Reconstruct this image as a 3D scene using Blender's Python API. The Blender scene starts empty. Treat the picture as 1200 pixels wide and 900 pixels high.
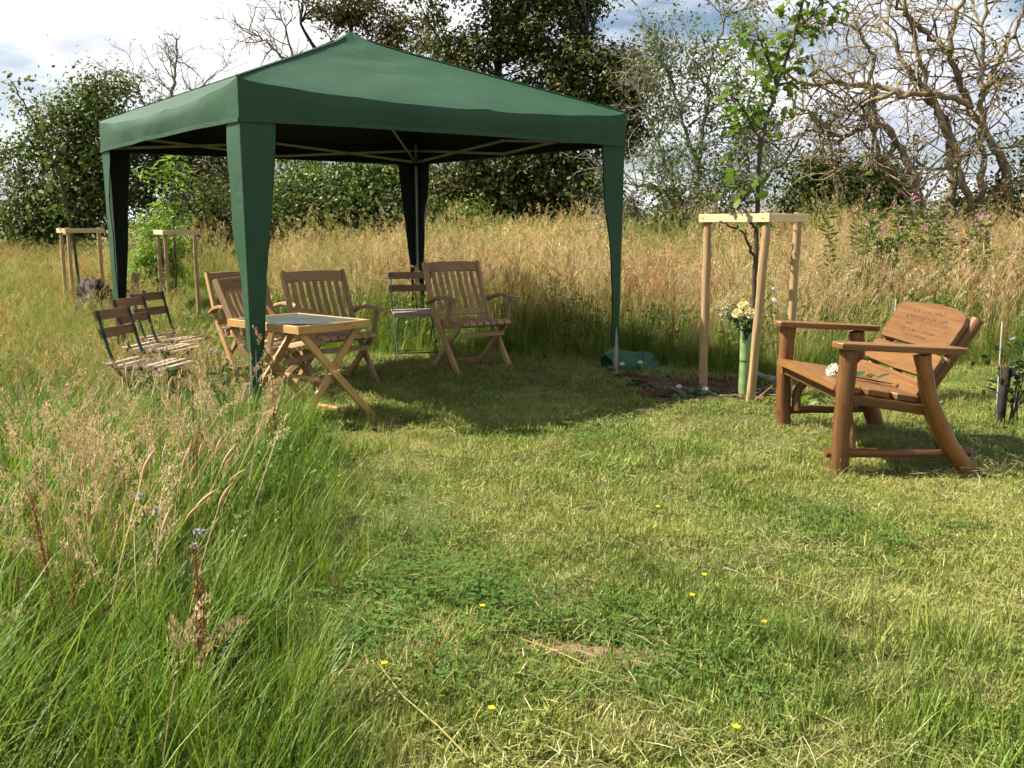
import bpy, math, random
import numpy as np
from mathutils import Vector, Matrix

scene = bpy.context.scene
R = math.radians
PI = math.pi

# ------------------------------------------------------------------ camera
cam_d = bpy.data.cameras.new('camera')
cam = bpy.data.objects.new('camera', cam_d)
scene.collection.objects.link(cam)
cam.location = (0, 0, 1.25)
cam.rotation_euler = (R(90 - 9.55), 0, 0)
cam_d.sensor_width = 36.0
cam_d.lens = 36.0 * 1115 / 1200
cam_d.clip_start = 0.05
cam_d.clip_end = 5000
scene.camera = cam

# ------------------------------------------------------------------ world, sun, exposure
SUN_EL, SUN_AZ = R(50), R(-86)          # azimuth measured from +Y towards +X
world = bpy.data.worlds.new('World')
scene.world = world
world.use_nodes = True
wn, wl = world.node_tree.nodes, world.node_tree.links
wn.clear()
w_out = wn.new('ShaderNodeOutputWorld')
w_bg = wn.new('ShaderNodeBackground')
w_bg.inputs['Strength'].default_value = 0.044
w_sky = wn.new('ShaderNodeTexSky')
w_sky.sky_type = 'NISHITA'
w_sky.sun_disc = False
w_sky.sun_elevation = SUN_EL
w_sky.sun_rotation = SUN_AZ
w_sky.air_density = 1.0
w_sky.dust_density = 0.6
w_sky.ozone_density = 1.0
w_tc = wn.new('ShaderNodeTexCoord')
w_sep = wn.new('ShaderNodeSeparateXYZ')
wl.new(w_tc.outputs['Generated'], w_sep.inputs[0])
def wmath(op, a, b=None, clamp=False):
    n = wn.new('ShaderNodeMath'); n.operation = op; n.use_clamp = clamp
    for i, v in enumerate((a, b)):
        if v is None: continue
        if isinstance(v, (int, float)): n.inputs[i].default_value = v
        else: wl.new(v, n.inputs[i])
    return n.outputs[0]
zc = wmath('ADD', wmath('MAXIMUM', w_sep.outputs[2], 0.0), 0.22)
cmb = wn.new('ShaderNodeCombineXYZ')
wl.new(wmath('DIVIDE', w_sep.outputs[0], zc), cmb.inputs[0])
wl.new(wmath('DIVIDE', w_sep.outputs[1], zc), cmb.inputs[1])
cmb.inputs[2].default_value = 3.7
def wnoise(scale, detail, rough, dist, off):
    m = wn.new('ShaderNodeMapping'); m.inputs['Location'].default_value = off
    wl.new(cmb.outputs[0], m.inputs['Vector'])
    n = wn.new('ShaderNodeTexNoise'); n.inputs['Scale'].default_value = scale
    n.inputs['Detail'].default_value = detail; n.inputs['Roughness'].default_value = rough
    n.inputs['Distortion'].default_value = dist
    wl.new(m.outputs[0], n.inputs['Vector'])
    return n.outputs['Fac']
def wramp(fac, stops):
    r = wn.new('ShaderNodeValToRGB'); wl.new(fac, r.inputs[0])
    el = r.color_ramp.elements
    while len(el) < len(stops): el.new(0.5)
    for e, (p, c) in zip(el, stops): e.position = p; e.color = (*c, 1)
    return r.outputs[0]
cover = wramp(wnoise(1.15, 5, 0.57, 0.0, (1.3, 0.4, 0)), [(0.40, (0, 0, 0)), (0.53, (1, 1, 1))])
shade = wramp(wnoise(1.55, 3, 0.55, 0.0, (4.1, 2.2, 1.0)), [(0.40, (6.6, 6.9, 8.0)), (0.56, (11.2, 11.2, 11.4))])
w_mix = wn.new('ShaderNodeMixRGB')
wl.new(cover, w_mix.inputs[0]); wl.new(w_sky.outputs[0], w_mix.inputs[1]); wl.new(shade, w_mix.inputs[2])
wl.new(w_mix.outputs[0], w_bg.inputs[0]); wl.new(w_bg.outputs[0], w_out.inputs[0])

sun_d = bpy.data.lights.new('sun', 'SUN')
sun_d.energy = 5.0
sun_d.angle = R(0.6)
sun_d.color = (1.0, 0.935, 0.81)
sun = bpy.data.objects.new('sun', sun_d)
scene.collection.objects.link(sun)
to_sun = Vector((math.sin(SUN_AZ) * math.cos(SUN_EL), math.cos(SUN_AZ) * math.cos(SUN_EL), math.sin(SUN_EL)))
sun.rotation_euler = (-to_sun).to_track_quat('-Z', 'Y').to_euler()
sun.location = (-20, 0, 30)

scene.view_settings.view_transform = 'Standard'
scene.view_settings.look = 'None'
scene.view_settings.exposure = 1.40
scene.view_settings.gamma = 1.0
scene.render.engine = 'CYCLES'
scene.cycles.use_denoising = True
scene.cycles.max_bounces = 3
scene.cycles.diffuse_bounces = 1
scene.cycles.transmission_bounces = 2
scene.cycles.glossy_bounces = 2
scene.cycles.use_adaptive_sampling = True
scene.cycles.adaptive_threshold = 0.035
scene.cycles.adaptive_min_samples = 16
scene.cycles.use_light_tree = False
scene.cycles.caustics_reflective = False
scene.cycles.caustics_refractive = False
scene.cycles.transparent_max_bounces = 4

# ------------------------------------------------------------------ materials
def mat_new(name):
    m = bpy.data.materials.new(name); m.use_nodes = True
    nt = m.node_tree; nt.nodes.clear()
    out = nt.nodes.new('ShaderNodeOutputMaterial')
    return m, nt.nodes, nt.links, out

def ramp(N, L, fac, stops, interp='LINEAR'):
    r = N.new('ShaderNodeValToRGB'); L.new(fac, r.inputs[0])
    el = r.color_ramp.elements; r.color_ramp.interpolation = interp
    while len(el) < len(stops): el.new(0.5)
    for e, (p, c) in zip(el, stops): e.position = p; e.color = (*c, 1)
    return r.outputs[0]

def noise(N, L, vec, scale, detail=4, rough=0.55, dist=0.0):
    n = N.new('ShaderNodeTexNoise'); n.inputs['Scale'].default_value = scale
    n.inputs['Detail'].default_value = detail; n.inputs['Roughness'].default_value = rough
    n.inputs['Distortion'].default_value = dist
    if vec is not None: L.new(vec, n.inputs['Vector'])
    return n.outputs['Fac']

def mixc(N, L, fac, a, b, mode='MIX'):
    n = N.new('ShaderNodeMixRGB'); n.blend_type = mode
    for i, v in enumerate((fac, a, b)):
        if isinstance(v, (int, float)): n.inputs[i].default_value = v if i == 0 else (v, v, v, 1)
        elif isinstance(v, tuple): n.inputs[i].default_value = (*v, 1)
        else: L.new(v, n.inputs[i])
    return n.outputs[0]

def math_n(N, L, op, a, b=0.0, clamp=False):
    n = N.new('ShaderNodeMath'); n.operation = op; n.use_clamp = clamp
    for i, v in enumerate((a, b)):
        if isinstance(v, (int, float)): n.inputs[i].default_value = v
        else: L.new(v, n.inputs[i])
    return n.outputs[0]

def mapping(N, L, vec, scale=(1, 1, 1), loc=None):
    m = N.new('ShaderNodeMapping'); m.inputs['Scale'].default_value = scale
    L.new(vec, m.inputs['Vector'])
    if loc is not None: L.new(loc, m.inputs['Location'])
    return m.outputs[0]

def bump(N, L, h, strength, dist):
    b = N.new('ShaderNodeBump'); b.inputs['Strength'].default_value = strength
    b.inputs['Distance'].default_value = dist; L.new(h, b.inputs['Height'])
    return b.outputs[0]

def principled(N, L, out, col, rough=0.6, nrm=None, spec=0.4, metal=0.0):
    p = N.new('ShaderNodeBsdfPrincipled')
    if isinstance(col, tuple): p.inputs['Base Color'].default_value = (*col, 1)
    else: L.new(col, p.inputs['Base Color'])
    if isinstance(rough, (int, float)): p.inputs['Roughness'].default_value = rough
    else: L.new(rough, p.inputs['Roughness'])
    p.inputs['Specular IOR Level'].default_value = spec
    p.inputs['Metallic'].default_value = metal
    if nrm is not None: L.new(nrm, p.inputs['Normal'])
    if out is not None: L.new(p.outputs[0], out.inputs[0])
    return p

def wood(name, dark, mid, light, rough=0.6, scale=1.0, knots=0.0, weather=None):
    m, N, L, out = mat_new(name)
    tc = N.new('ShaderNodeTexCoord'); oi = N.new('ShaderNodeObjectInfo')
    loc = N.new('ShaderNodeCombineXYZ')
    L.new(math_n(N, L, 'MULTIPLY', oi.outputs['Random'], 37.0), loc.inputs[0])
    L.new(math_n(N, L, 'MULTIPLY', oi.outputs['Random'], 11.0), loc.inputs[1])
    v = mapping(N, L, tc.outputs['UV'], (3 * scale, 60 * scale, 1), loc.outputs[0])
    g = noise(N, L, v, 1.0, 5, 0.6, 0.25)
    v2 = mapping(N, L, tc.outputs['UV'], (8 * scale, 260 * scale, 1), loc.outputs[0])
    g2 = noise(N, L, v2, 1.0, 3, 0.6)
    col = ramp(N, L, g, [(0.30, dark), (0.5, mid), (0.70, light)])
    col = mixc(N, L, 0.35, col, ramp(N, L, g2, [(0.35, dark), (0.65, light)]))
    if knots:
        vk = mapping(N, L, tc.outputs['UV'], (7, 22, 1), loc.outputs[0])
        vo = N.new('ShaderNodeTexVoronoi'); vo.inputs['Scale'].default_value = 1.0; L.new(vk, vo.inputs['Vector'])
        kf = ramp(N, L, vo.outputs['Distance'], [(0.05, (knots,) * 3), (0.16, (0, 0, 0))])
        col = mixc(N, L, kf, col, tuple(c * 0.35 for c in dark))
    if weather:
        vw = noise(N, L, tc.outputs['Object'], 5.0, 5, 0.65)
        col = mixc(N, L, ramp(N, L, vw, [(0.42, (0, 0, 0)), (0.66, (0.75,) * 3)]), col, weather)
    hs = N.new('ShaderNodeHueSaturation'); L.new(col, hs.inputs['Color'])
    L.new(math_n(N, L, 'ADD', math_n(N, L, 'MULTIPLY', oi.outputs['Random'], 0.35), 0.82), hs.inputs['Value'])
    nb = bump(N, L, g2, 0.35, 0.002)
    principled(N, L, out, hs.outputs[0], rough, nb, 0.35)
    return m

def plain(name, col, rough=0.6, spec=0.4, metal=0.0, var=0.25, scale=25.0, bmp=0.0):
    m, N, L, out = mat_new(name)
    tc = N.new('ShaderNodeTexCoord')
    n = noise(N, L, tc.outputs['Object'], scale, 5, 0.6)
    c = ramp(N, L, n, [(0.3, tuple(x * (1 - var) for x in col)), (0.7, tuple(x * (1 + var) for x in col))])
    nb = bump(N, L, n, bmp, 0.004) if bmp else None
    principled(N, L, out, c, rough, nb, spec, metal)
    return m

def leafmat(name, stops, trans=0.35, rough=0.55, inst=0.25, spec=0.25, patch=None):
    """colour by the leaf's own random number (UV.x), a little by instance; light passes through"""
    m, N, L, out = mat_new(name)
    uv = N.new('ShaderNodeUVMap'); sp = N.new('ShaderNodeSeparateXYZ'); L.new(uv.outputs[0], sp.inputs[0])
    oi = N.new('ShaderNodeObjectInfo')
    col = ramp(N, L, sp.outputs[0], stops)
    if patch:
        geo = N.new('ShaderNodeNewGeometry')
        for sc, lo, hi, amt, pc in patch:
            nz = noise(N, L, geo.outputs['Position'], sc, 4, 0.6, 0.3)
            f = ramp(N, L, nz, [(lo, (0, 0, 0)), (hi, (amt,) * 3)])
            col = mixc(N, L, f, col, pc)
    hs = N.new('ShaderNodeHueSaturation'); L.new(col, hs.inputs['Color'])
    L.new(math_n(N, L, 'ADD', math_n(N, L, 'MULTIPLY', oi.outputs['Random'], inst * 2), 1 - inst), hs.inputs['Value'])
    p = principled(N, L, None, hs.outputs[0], rough, None, spec)
    if trans > 0:
        t = N.new('ShaderNodeBsdfTranslucent')
        tcx = mixc(N, L, 0.5, hs.outputs[0], mixc(N, L, 1.0, hs.outputs[0], (1.1, 1.25, 0.5), 'MULTIPLY'))
        L.new(tcx, t.inputs[0])
        mx = N.new('ShaderNodeMixShader'); mx.inputs[0].default_value = trans
        L.new(p.outputs[0], mx.inputs[1]); L.new(t.outputs[0], mx.inputs[2]); L.new(mx.outputs[0], out.inputs[0])
    else:
        L.new(p.outputs[0], out.inputs[0])
    return m

M = {}
M['teak'] = wood('teak', (0.21, 0.115, 0.048), (0.35, 0.205, 0.09), (0.47, 0.30, 0.145), 0.6, weather=(0.38, 0.26, 0.145))
M['teak_grey'] = wood('weathered_slats', (0.20, 0.15, 0.11), (0.33, 0.26, 0.19), (0.46, 0.38, 0.29), 0.75)
M['slat_brown'] = wood('brown_slats', (0.15, 0.08, 0.045), (0.24, 0.135, 0.075), (0.32, 0.19, 0.11), 0.6)
M['pine'] = wood('yellow_pine', (0.32, 0.17, 0.05), (0.44, 0.25, 0.08), (0.53, 0.33, 0.125), 0.5, knots=0.6)
M['stake'] = wood('round_pine_stake', (0.26, 0.155, 0.066), (0.35, 0.225, 0.105), (0.42, 0.30, 0.16), 0.7, knots=0.5)
M['rail'] = wood('sawn_rail', (0.46, 0.33, 0.15), (0.57, 0.44, 0.23), (0.65, 0.53, 0.32), 0.75)
M['oak_stain'] = wood('stained_oak', (0.095, 0.040, 0.012), (0.170, 0.078, 0.024), (0.235, 0.118, 0.040), 0.42, scale=0.7, knots=0.5)
M['oak_log'] = wood('stained_log', (0.080, 0.032, 0.010), (0.145, 0.063, 0.019), (0.215, 0.104, 0.036), 0.5, scale=0.6, knots=0.7)
M['log_yellow'] = wood('worn_log', (0.12, 0.044, 0.012), (0.21, 0.088, 0.024), (0.31, 0.15, 0.044), 0.45, scale=0.6, knots=0.6)
M['ink'] = plain('carving_dark', (0.062, 0.026, 0.011), 0.8)
M['green_metal'] = plain('green_painted_metal', (0.012, 0.045, 0.032), 0.4, 0.5)
M['steel'] = plain('grey_steel', (0.32, 0.33, 0.34), 0.35, 0.5, 0.7, 0.12)
M['truss'] = plain('grey_enamel_bar', (0.30, 0.30, 0.28), 0.45, 0.5, 0.2, 0.12)
M['slate'] = plain('slate_table_top', (0.045, 0.058, 0.052), 0.75, 0.2, 0, 0.35, 9)
M['bark'] = plain('bark_brown', (0.075, 0.058, 0.042), 0.9, 0.2, 0, 0.5, 14, 0.6)
M['bark_dark'] = plain('bark_dark', (0.035, 0.028, 0.022), 0.9, 0.2, 0, 0.5, 14, 0.6)
M['bark_grey'] = plain('bark_grey', (0.20, 0.17, 0.14), 0.9, 0.2, 0, 0.45, 12, 0.6)
def lichen_bark():
    m, N, L, out = mat_new('lichen_bark')
    tc = N.new('ShaderNodeTexCoord')
    n = noise(N, L, tc.outputs['Object'], 7.0, 6, 0.65)
    n2 = noise(N, L, tc.outputs['Object'], 40.0, 4, 0.6)
    c = ramp(N, L, n2, [(0.3, (0.10, 0.08, 0.062)), (0.7, (0.24, 0.20, 0.155))])
    c = mixc(N, L, ramp(N, L, n, [(0.44, (0, 0, 0)), (0.62, (0.85,) * 3)]), c, (0.30, 0.215, 0.06))
    principled(N, L, out, c, 0.9, bump(N, L, n2, 0.6, 0.01), 0.2)
    return m
M['lichen'] = lichen_bark()

def canopy_mat():
    m, N, L, out = mat_new('green_canopy_cloth')
    tc = N.new('ShaderNodeTexCoord')
    n = noise(N, L, tc.outputs['Object'], 1.6, 5, 0.6, 0.4)
    c = ramp(N, L, n, [(0.3, (0.012, 0.050, 0.020)), (0.7, (0.017, 0.062, 0.026))])
    w = noise(N, L, mapping(N, L, tc.outputs['Object'], (3, 3, 4)), 1.7, 3, 0.5, 0.8)
    fine = noise(N, L, tc.outputs['Object'], 240.0, 2, 0.5)
    h = math_n(N, L, 'ADD', w, math_n(N, L, 'MULTIPLY', fine, 0.03))
    p = principled(N, L, None, c, 0.62, bump(N, L, h, 0.22, 0.03), 0.35)
    t = N.new('ShaderNodeBsdfTranslucent'); t.inputs[0].default_value = (0.0012, 0.007, 0.0035, 1)
    a = N.new('ShaderNodeAddShader'); L.new(p.outputs[0], a.inputs[0]); L.new(t.outputs[0], a.inputs[1])
    L.new(a.outputs[0], out.inputs[0])
    return m
M['canopy'] = canopy_mat()
M['shade_skin'] = plain('dark_shade_skin', (0.006, 0.012, 0.009), 0.8, 0.2)  # near-black: the shade under the canopy put into a colour
M['tarp'] = plain('green_tarpaulin', (0.003, 0.075, 0.026), 0.5, 0.45, 0, 0.25, 12, 0.3)
def guard_mat():
    m, N, L, out = mat_new('green_tree_guard')
    tc = N.new('ShaderNodeTexCoord')
    br = N.new('ShaderNodeTexChecker'); br.inputs['Scale'].default_value = 1.0
    br.inputs[1].default_value = (0.30, 0.44, 0.17, 1); br.inputs[2].default_value = (0.24, 0.37, 0.14, 1)
    L.new(mapping(N, L, tc.outputs['Object'], (16, 16, 22)), br.inputs[0])
    p = principled(N, L, None, br.outputs[0], 0.45, None, 0.4)
    t = N.new('ShaderNodeBsdfTranslucent'); t.inputs[0].default_value = (0.30, 0.42, 0.14, 1)
    mx = N.new('ShaderNodeMixShader'); mx.inputs[0].default_value = 0.3
    L.new(p.outputs[0], mx.inputs[1]); L.new(t.outputs[0], mx.inputs[2]); L.new(mx.outputs[0], out.inputs[0])
    return m
M['guard'] = guard_mat()
M['black'] = plain('black_plastic', (0.010, 0.010, 0.011), 0.7, 0.25)
M['white_cane'] = plain('white_cane', (0.44, 0.42, 0.37), 0.7)
M['soil'] = plain('bare_soil', (0.070, 0.040, 0.025), 0.95, 0.15, 0, 0.6, 18, 1.0)
M['thatch'] = None

def rng_stops(cols):
    n = len(cols)
    return [(i / max(1, n - 1), c) for i, c in enumerate(cols)]
M['petal_cream'] = leafmat('cream_petal', rng_stops([(0.80, 0.62, 0.26), (0.84, 0.74, 0.42), (0.86, 0.80, 0.55)]), 0.3, 0.6, 0.04)
M['petal_white'] = leafmat('white_petal', rng_stops([(0.78, 0.76, 0.68), (0.84, 0.83, 0.78)]), 0.3, 0.6, 0.04)
M['petal_pink'] = leafmat('pink_petal', rng_stops([(0.45, 0.10, 0.32), (0.58, 0.20, 0.46), (0.62, 0.30, 0.52)]), 0.3, 0.6, 0.1)
M['petal_lilac'] = leafmat('thistle_head', rng_stops([(0.30, 0.22, 0.32), (0.52, 0.46, 0.54), (0.66, 0.62, 0.64)]), 0.2, 0.8, 0.1)
M['petal_yellow'] = leafmat('buttercup_petal', rng_stops([(0.75, 0.48, 0.01), (0.82, 0.60, 0.02)]), 0.2, 0.35, 0.05)
M['rose_leaf'] = leafmat('rose_leaf', rng_stops([(0.018, 0.045, 0.015), (0.03, 0.075, 0.025)]), 0.2, 0.4)
M['pale_leaf'] = leafmat('pale_leaf', rng_stops([(0.06, 0.12, 0.05), (0.11, 0.19, 0.09)]), 0.3, 0.45)
M['oak_leaf'] = leafmat('fresh_oak_leaf', rng_stops([(0.085, 0.15, 0.020), (0.13, 0.21, 0.030), (0.19, 0.27, 0.055)]), 0.45, 0.45)
M['dark_leaf'] = leafmat('dark_tree_leaf', rng_stops([(0.022, 0.034, 0.008), (0.055, 0.072, 0.015), (0.115, 0.120, 0.027), (0.18, 0.165, 0.042)]), 0.22, 0.5)
M['brown_leaf'] = leafmat('brownish_leaf', rng_stops([(0.045, 0.045, 0.014), (0.095, 0.080, 0.026), (0.14, 0.105, 0.038)]), 0.25, 0.55)
M['mid_leaf'] = leafmat('mid_green_leaf', rng_stops([(0.036, 0.064, 0.011), (0.080, 0.122, 0.020), (0.135, 0.172, 0.034), (0.185, 0.205, 0.055)]), 0.3, 0.5)
M['olive_leaf'] = leafmat('olive_leaf', rng_stops([(0.035, 0.048, 0.012), (0.075, 0.085, 0.022), (0.13, 0.12, 0.035)]), 0.3, 0.55)
M['haw_leaf'] = leafmat('hawthorn_leaf', rng_stops([(0.05, 0.085, 0.018), (0.09, 0.14, 0.03), (0.15, 0.19, 0.05)]), 0.35, 0.5)
M['lime_leaf'] = leafmat('lime_leaf', rng_stops([(0.10, 0.19, 0.018), (0.17, 0.28, 0.03), (0.25, 0.34, 0.06)]), 0.45, 0.5)
M['grass'] = leafmat('long_grass', rng_stops([(0.055, 0.115, 0.008), (0.11, 0.195, 0.014), (0.18, 0.255, 0.024), (0.30, 0.29, 0.06)]), 0.40, 0.5, 0.25, 0.3,
                     patch=[(0.9, 0.52, 0.70, 0.30, (0.25, 0.21, 0.06))])
M['lawn'] = leafmat('mown_grass', rng_stops([(0.045, 0.092, 0.010), (0.110, 0.180, 0.020), (0.185, 0.245, 0.036), (0.34, 0.34, 0.11)]), 0.30, 0.55, 0.22, 0.3,
                    patch=[(0.75, 0.44, 0.64, 0.55, (0.37, 0.34, 0.09)), (2.6, 0.52, 0.68, 0.55, (0.46, 0.39, 0.17))])
M['clover'] = leafmat('clover_leaf', rng_stops([(0.045, 0.11, 0.014), (0.075, 0.15, 0.022), (0.11, 0.18, 0.032)]), 0.3, 0.5)
M['straw'] = leafmat('straw', rng_stops([(0.40, 0.255, 0.10), (0.55, 0.385, 0.165), (0.64, 0.485, 0.245), (0.70, 0.58, 0.36)]), 0.35, 0.6, 0.2, 0.2,
                     patch=[(1.1, 0.47, 0.63, 0.68, (0.40, 0.20, 0.09)), (0.7, 0.46, 0.58, 0.78, (0.22, 0.27, 0.055))])
M['hay'] = leafmat('dry_clippings', rng_stops([(0.32, 0.27, 0.10), (0.44, 0.38, 0.17), (0.56, 0.49, 0.27)]), 0.15, 0.7, 0.2, 0.2)
M['rust'] = leafmat('rusty_sorrel', rng_stops([(0.20, 0.075, 0.03), (0.32, 0.14, 0.055), (0.40, 0.21, 0.09)]), 0.25, 0.7, 0.2, 0.2)
M['plume'] = leafmat('tan_plume', rng_stops([(0.42, 0.26, 0.15), (0.56, 0.38, 0.23), (0.68, 0.52, 0.35)]), 0.3, 0.6, 0.15, 0.2)
M['dock'] = leafmat('dock_seed', rng_stops([(0.13, 0.04, 0.02), (0.22, 0.075, 0.032), (0.30, 0.15, 0.07)]), 0.15, 0.7, 0.15)

# ------------------------------------------------------------------ terrain height
def sstep(a, b, x):
    t = np.clip((x - a) / (b - a), 0, 1); return t * t * (3 - 2 * t)
def gh(x, y):
    x = np.asarray(x, float); y = np.asarray(y, float)
    z = -0.13 * sstep(-0.5, -2.8, x) * 1.0
    z = z + 0.38 * sstep(9.0, 17.0, y) + 0.22 * sstep(2.0, 5.0, x) * sstep(9.0, 12.0, y)
    z = z - 0.9 * sstep(30.0, 60.0, y)
    z = z + 0.018 * np.sin(x * 2.1 + 0.7) * np.cos(y * 1.7) + 0.010 * np.sin(x * 5.3 + y * 3.1)
    return z
def gz(x, y): return float(gh(x, y))

# ------------------------------------------------------------------ mesh helpers
COL = scene.collection
def link(o, parent=None):
    COL.objects.link(o)
    if parent is not None: o.parent = parent
    return o
def tag(o, label=None, cat=None, group=None, kind=None):
    if label: o['label'] = label
    if cat: o['category'] = cat
    if group: o['group'] = group
    if kind: o['kind'] = kind
    return o
def empty(name, loc, rz=0.0, label=None, cat=None, group=None, sc=1.0):
    e = bpy.data.objects.new(name, None); link(e)
    e.location = loc; e.rotation_euler = (0, 0, rz); e.empty_display_size = 0.1
    e.scale = (sc, sc, sc)
    return tag(e, label, cat, group)

def sweep(pts, prof, scale=None, side=None, caps=True, closed_prof=True):
    """profile (a,b) carried along a polyline; a along side, b along side x tangent. UV: u metres along, v metres round"""
    P = [Vector(p) for p in pts]; n = len(P); k = len(prof)
    V, F, UV = [], [], []
    vr = [0.0]
    for i in range(k):
        a, b = prof[i], prof[(i + 1) % k]; vr.append(vr[-1] + math.hypot(b[0] - a[0], b[1] - a[1]))
    s = Vector(side) if side is not None else None
    u = 0.0
    prev = None
    for i in range(n):
        t = (P[min(i + 1, n - 1)] - P[max(i - 1, 0)]).normalized()
        if side is not None: sv = (s - t * s.dot(t)).normalized()
        else:
            if prev is None:
                ref = Vector((0, 0, 1)) if abs(t.z) < 0.9 else Vector((1, 0, 0))
                sv = t.cross(ref).normalized()
            else: sv = (prev - t * prev.dot(t)).normalized()
            prev = sv
        bv = t.cross(sv)
        if i: u += (P[i] - P[i - 1]).length
        sc = scale[i] if scale is not None else 1.0
        for j, (a, b) in enumerate(prof):
            V.append(P[i] + sv * (a * sc) + bv * (b * sc)); UV.append((u, vr[j]))
    for i in range(n - 1):
        for j in range(k):
            F.append((i * k + j, i * k + (j + 1) % k, (i + 1) * k + (j + 1) % k, (i + 1) * k + j))
    if caps:
        F.append(tuple(reversed(range(k)))); F.append(tuple((n - 1) * k + j for j in range(k)))
    return V, F, UV

def rect(w, t, ch=None):
    ch = min(w, t) * 0.14 if ch is None else ch
    a, b = w / 2, t / 2
    return [(a - ch, -b), (a, -b + ch), (a, b - ch), (a - ch, b), (-a + ch, b), (-a, b - ch), (-a, -b + ch), (-a + ch, -b)]
def circ(r, k=8): return [(r * math.cos(2 * PI * j / k), r * math.sin(2 * PI * j / k)) for j in range(k)]

def mk(name, parts, mat, parent=None, smooth=False):
    """parts: list of (V,F,UV) joined into one mesh object"""
    V, F, UV = [], [], []
    for v, f, u in parts:
        o = len(V); V += [tuple(x) for x in v]; UV += list(u); F += [tuple(i + o for i in q) for q in f]
    me = bpy.data.meshes.new(name); me.from_pydata(V, [], F)
    uvl = me.uv_layers.new(name='UVMap')
    li = np.empty(len(me.loops), np.int32); me.loops.foreach_get('vertex_index', li)
    uvl.data.foreach_set('uv', np.asarray(UV, np.float32)[li].ravel())
    me.materials.append(mat)
    if smooth:
        me.polygons.foreach_set('use_smooth', np.ones(len(me.polygons), bool))
        me.set_sharp_from_angle(angle=R(40))
    me.update()
    o = bpy.data.objects.new(name, me)
    return link(o, parent)

def board(name, p0, p1, w, t, side, mat, parent, ch=None):
    return mk(name, [sweep([p0, p1], rect(w, t, ch), side=side)], mat, parent)
def rod(name, pts, r, mat, parent, k=8, scale=None):
    return mk(name, [sweep(pts, circ(r, k), scale)], mat, parent, True)

def mesh_np(name, V, F, UV, mats, mi=None, smooth=False):
    """F: (n,3) or (n,4) int array or a list of such arrays"""
    if not isinstance(F, list): F = [F]
    F = [np.asarray(f, np.int32) for f in F if len(f)]
    V = np.asarray(V, np.float32)
    loops = np.concatenate([f.ravel() for f in F])
    sizes = np.concatenate([np.full(len(f), f.shape[1], np.int32) for f in F])
    starts = np.concatenate([[0], np.cumsum(sizes)[:-1]]).astype(np.int32)
    me = bpy.data.meshes.new(name)
    me.vertices.add(len(V)); me.vertices.foreach_set('co', V.ravel())
    me.loops.add(len(loops)); me.loops.foreach_set('vertex_index', loops)
    me.polygons.add(len(sizes)); me.polygons.foreach_set('loop_start', starts)
    try: me.polygons.foreach_set('loop_total', sizes)
    except Exception: pass
    uvl = me.uv_layers.new(name='UVMap')
    uvl.data.foreach_set('uv', np.asarray(UV, np.float32)[loops].ravel())
    for m in mats: me.materials.append(m)
    if mi is not None: me.polygons.foreach_set('material_index', np.asarray(mi, np.int32))
    if smooth: me.polygons.foreach_set('use_smooth', np.ones(len(sizes), bool))
    me.update(calc_edges=True)
    return me

def rand_rot(rng, n, up=0.0):
    """n random frames; up>0 makes the third axis lean to +Z"""
    z = rng.normal(size=(n, 3)); z[:, 2] = np.abs(z[:, 2]) + up
    z /= np.linalg.norm(z, axis=1)[:, None]
    a = rng.normal(size=(n, 3)); x = a - z * (a * z).sum(1)[:, None]; x /= np.linalg.norm(x, axis=1)[:, None]
    y = np.cross(z, x)
    return np.stack([x, y, z], axis=2)      # columns

def frames_along(d, rng):
    """frames whose x axis is d (n,3)"""
    x = d / np.linalg.norm(d, axis=1)[:, None]
    a = rng.normal(size=d.shape); y = np.cross(a, x); y /= np.linalg.norm(y, axis=1)[:, None]
    return np.stack([x, y, np.cross(x, y)], axis=2)

def stamp(TV, TF, P, Rm, S, rnd):
    """n copies of a template; returns V,F,UV with UV=(rnd, template x)"""
    TV = np.asarray(TV, float); TF = np.asarray(TF, np.int32); n = len(P); m = len(TV)
    S = np.broadcast_to(np.asarray(S, float).reshape(-1, 1, 1), (n, 1, 1))
    V = np.einsum('nij,mj->nmi', Rm, TV) * S + np.asarray(P)[:, None, :]
    F = TF[None] + (np.arange(n) * m)[:, None, None]
    UV = np.stack([np.repeat(rnd, m), np.tile(TV[:, 0], n)], 1)
    return V.reshape(-1, 3), F.reshape(-1, TF.shape[1]), UV

LEAF = ([(0, 0, 0), (0.45, 0.28, 0.06), (1, 0, -0.06), (0.45, -0.28, 0.06)], [(0, 3, 2, 1)])
LEAF_THIN = ([(0, 0, 0), (0.4, 0.11, 0.03), (1, 0, -0.15), (0.4, -0.11, 0.03)], [(0, 3, 2, 1)])
LOBED = ([(0, 0, 0), (.22, .10, .02), (.30, .24, .05), (.42, .14, .02), (.56, .32, .05), (.68, .18, .0), (.82, .22, .0), (1, 0, -.08),
          (.82, -.22, .0), (.68, -.18, .0), (.56, -.32, .05), (.42, -.14, .02), (.30, -.24, .05), (.22, -.10, .02), (.5, 0, 0)],
         [(14, i, i + 1) for i in range(13)] + [(14, 13, 0)])

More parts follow.
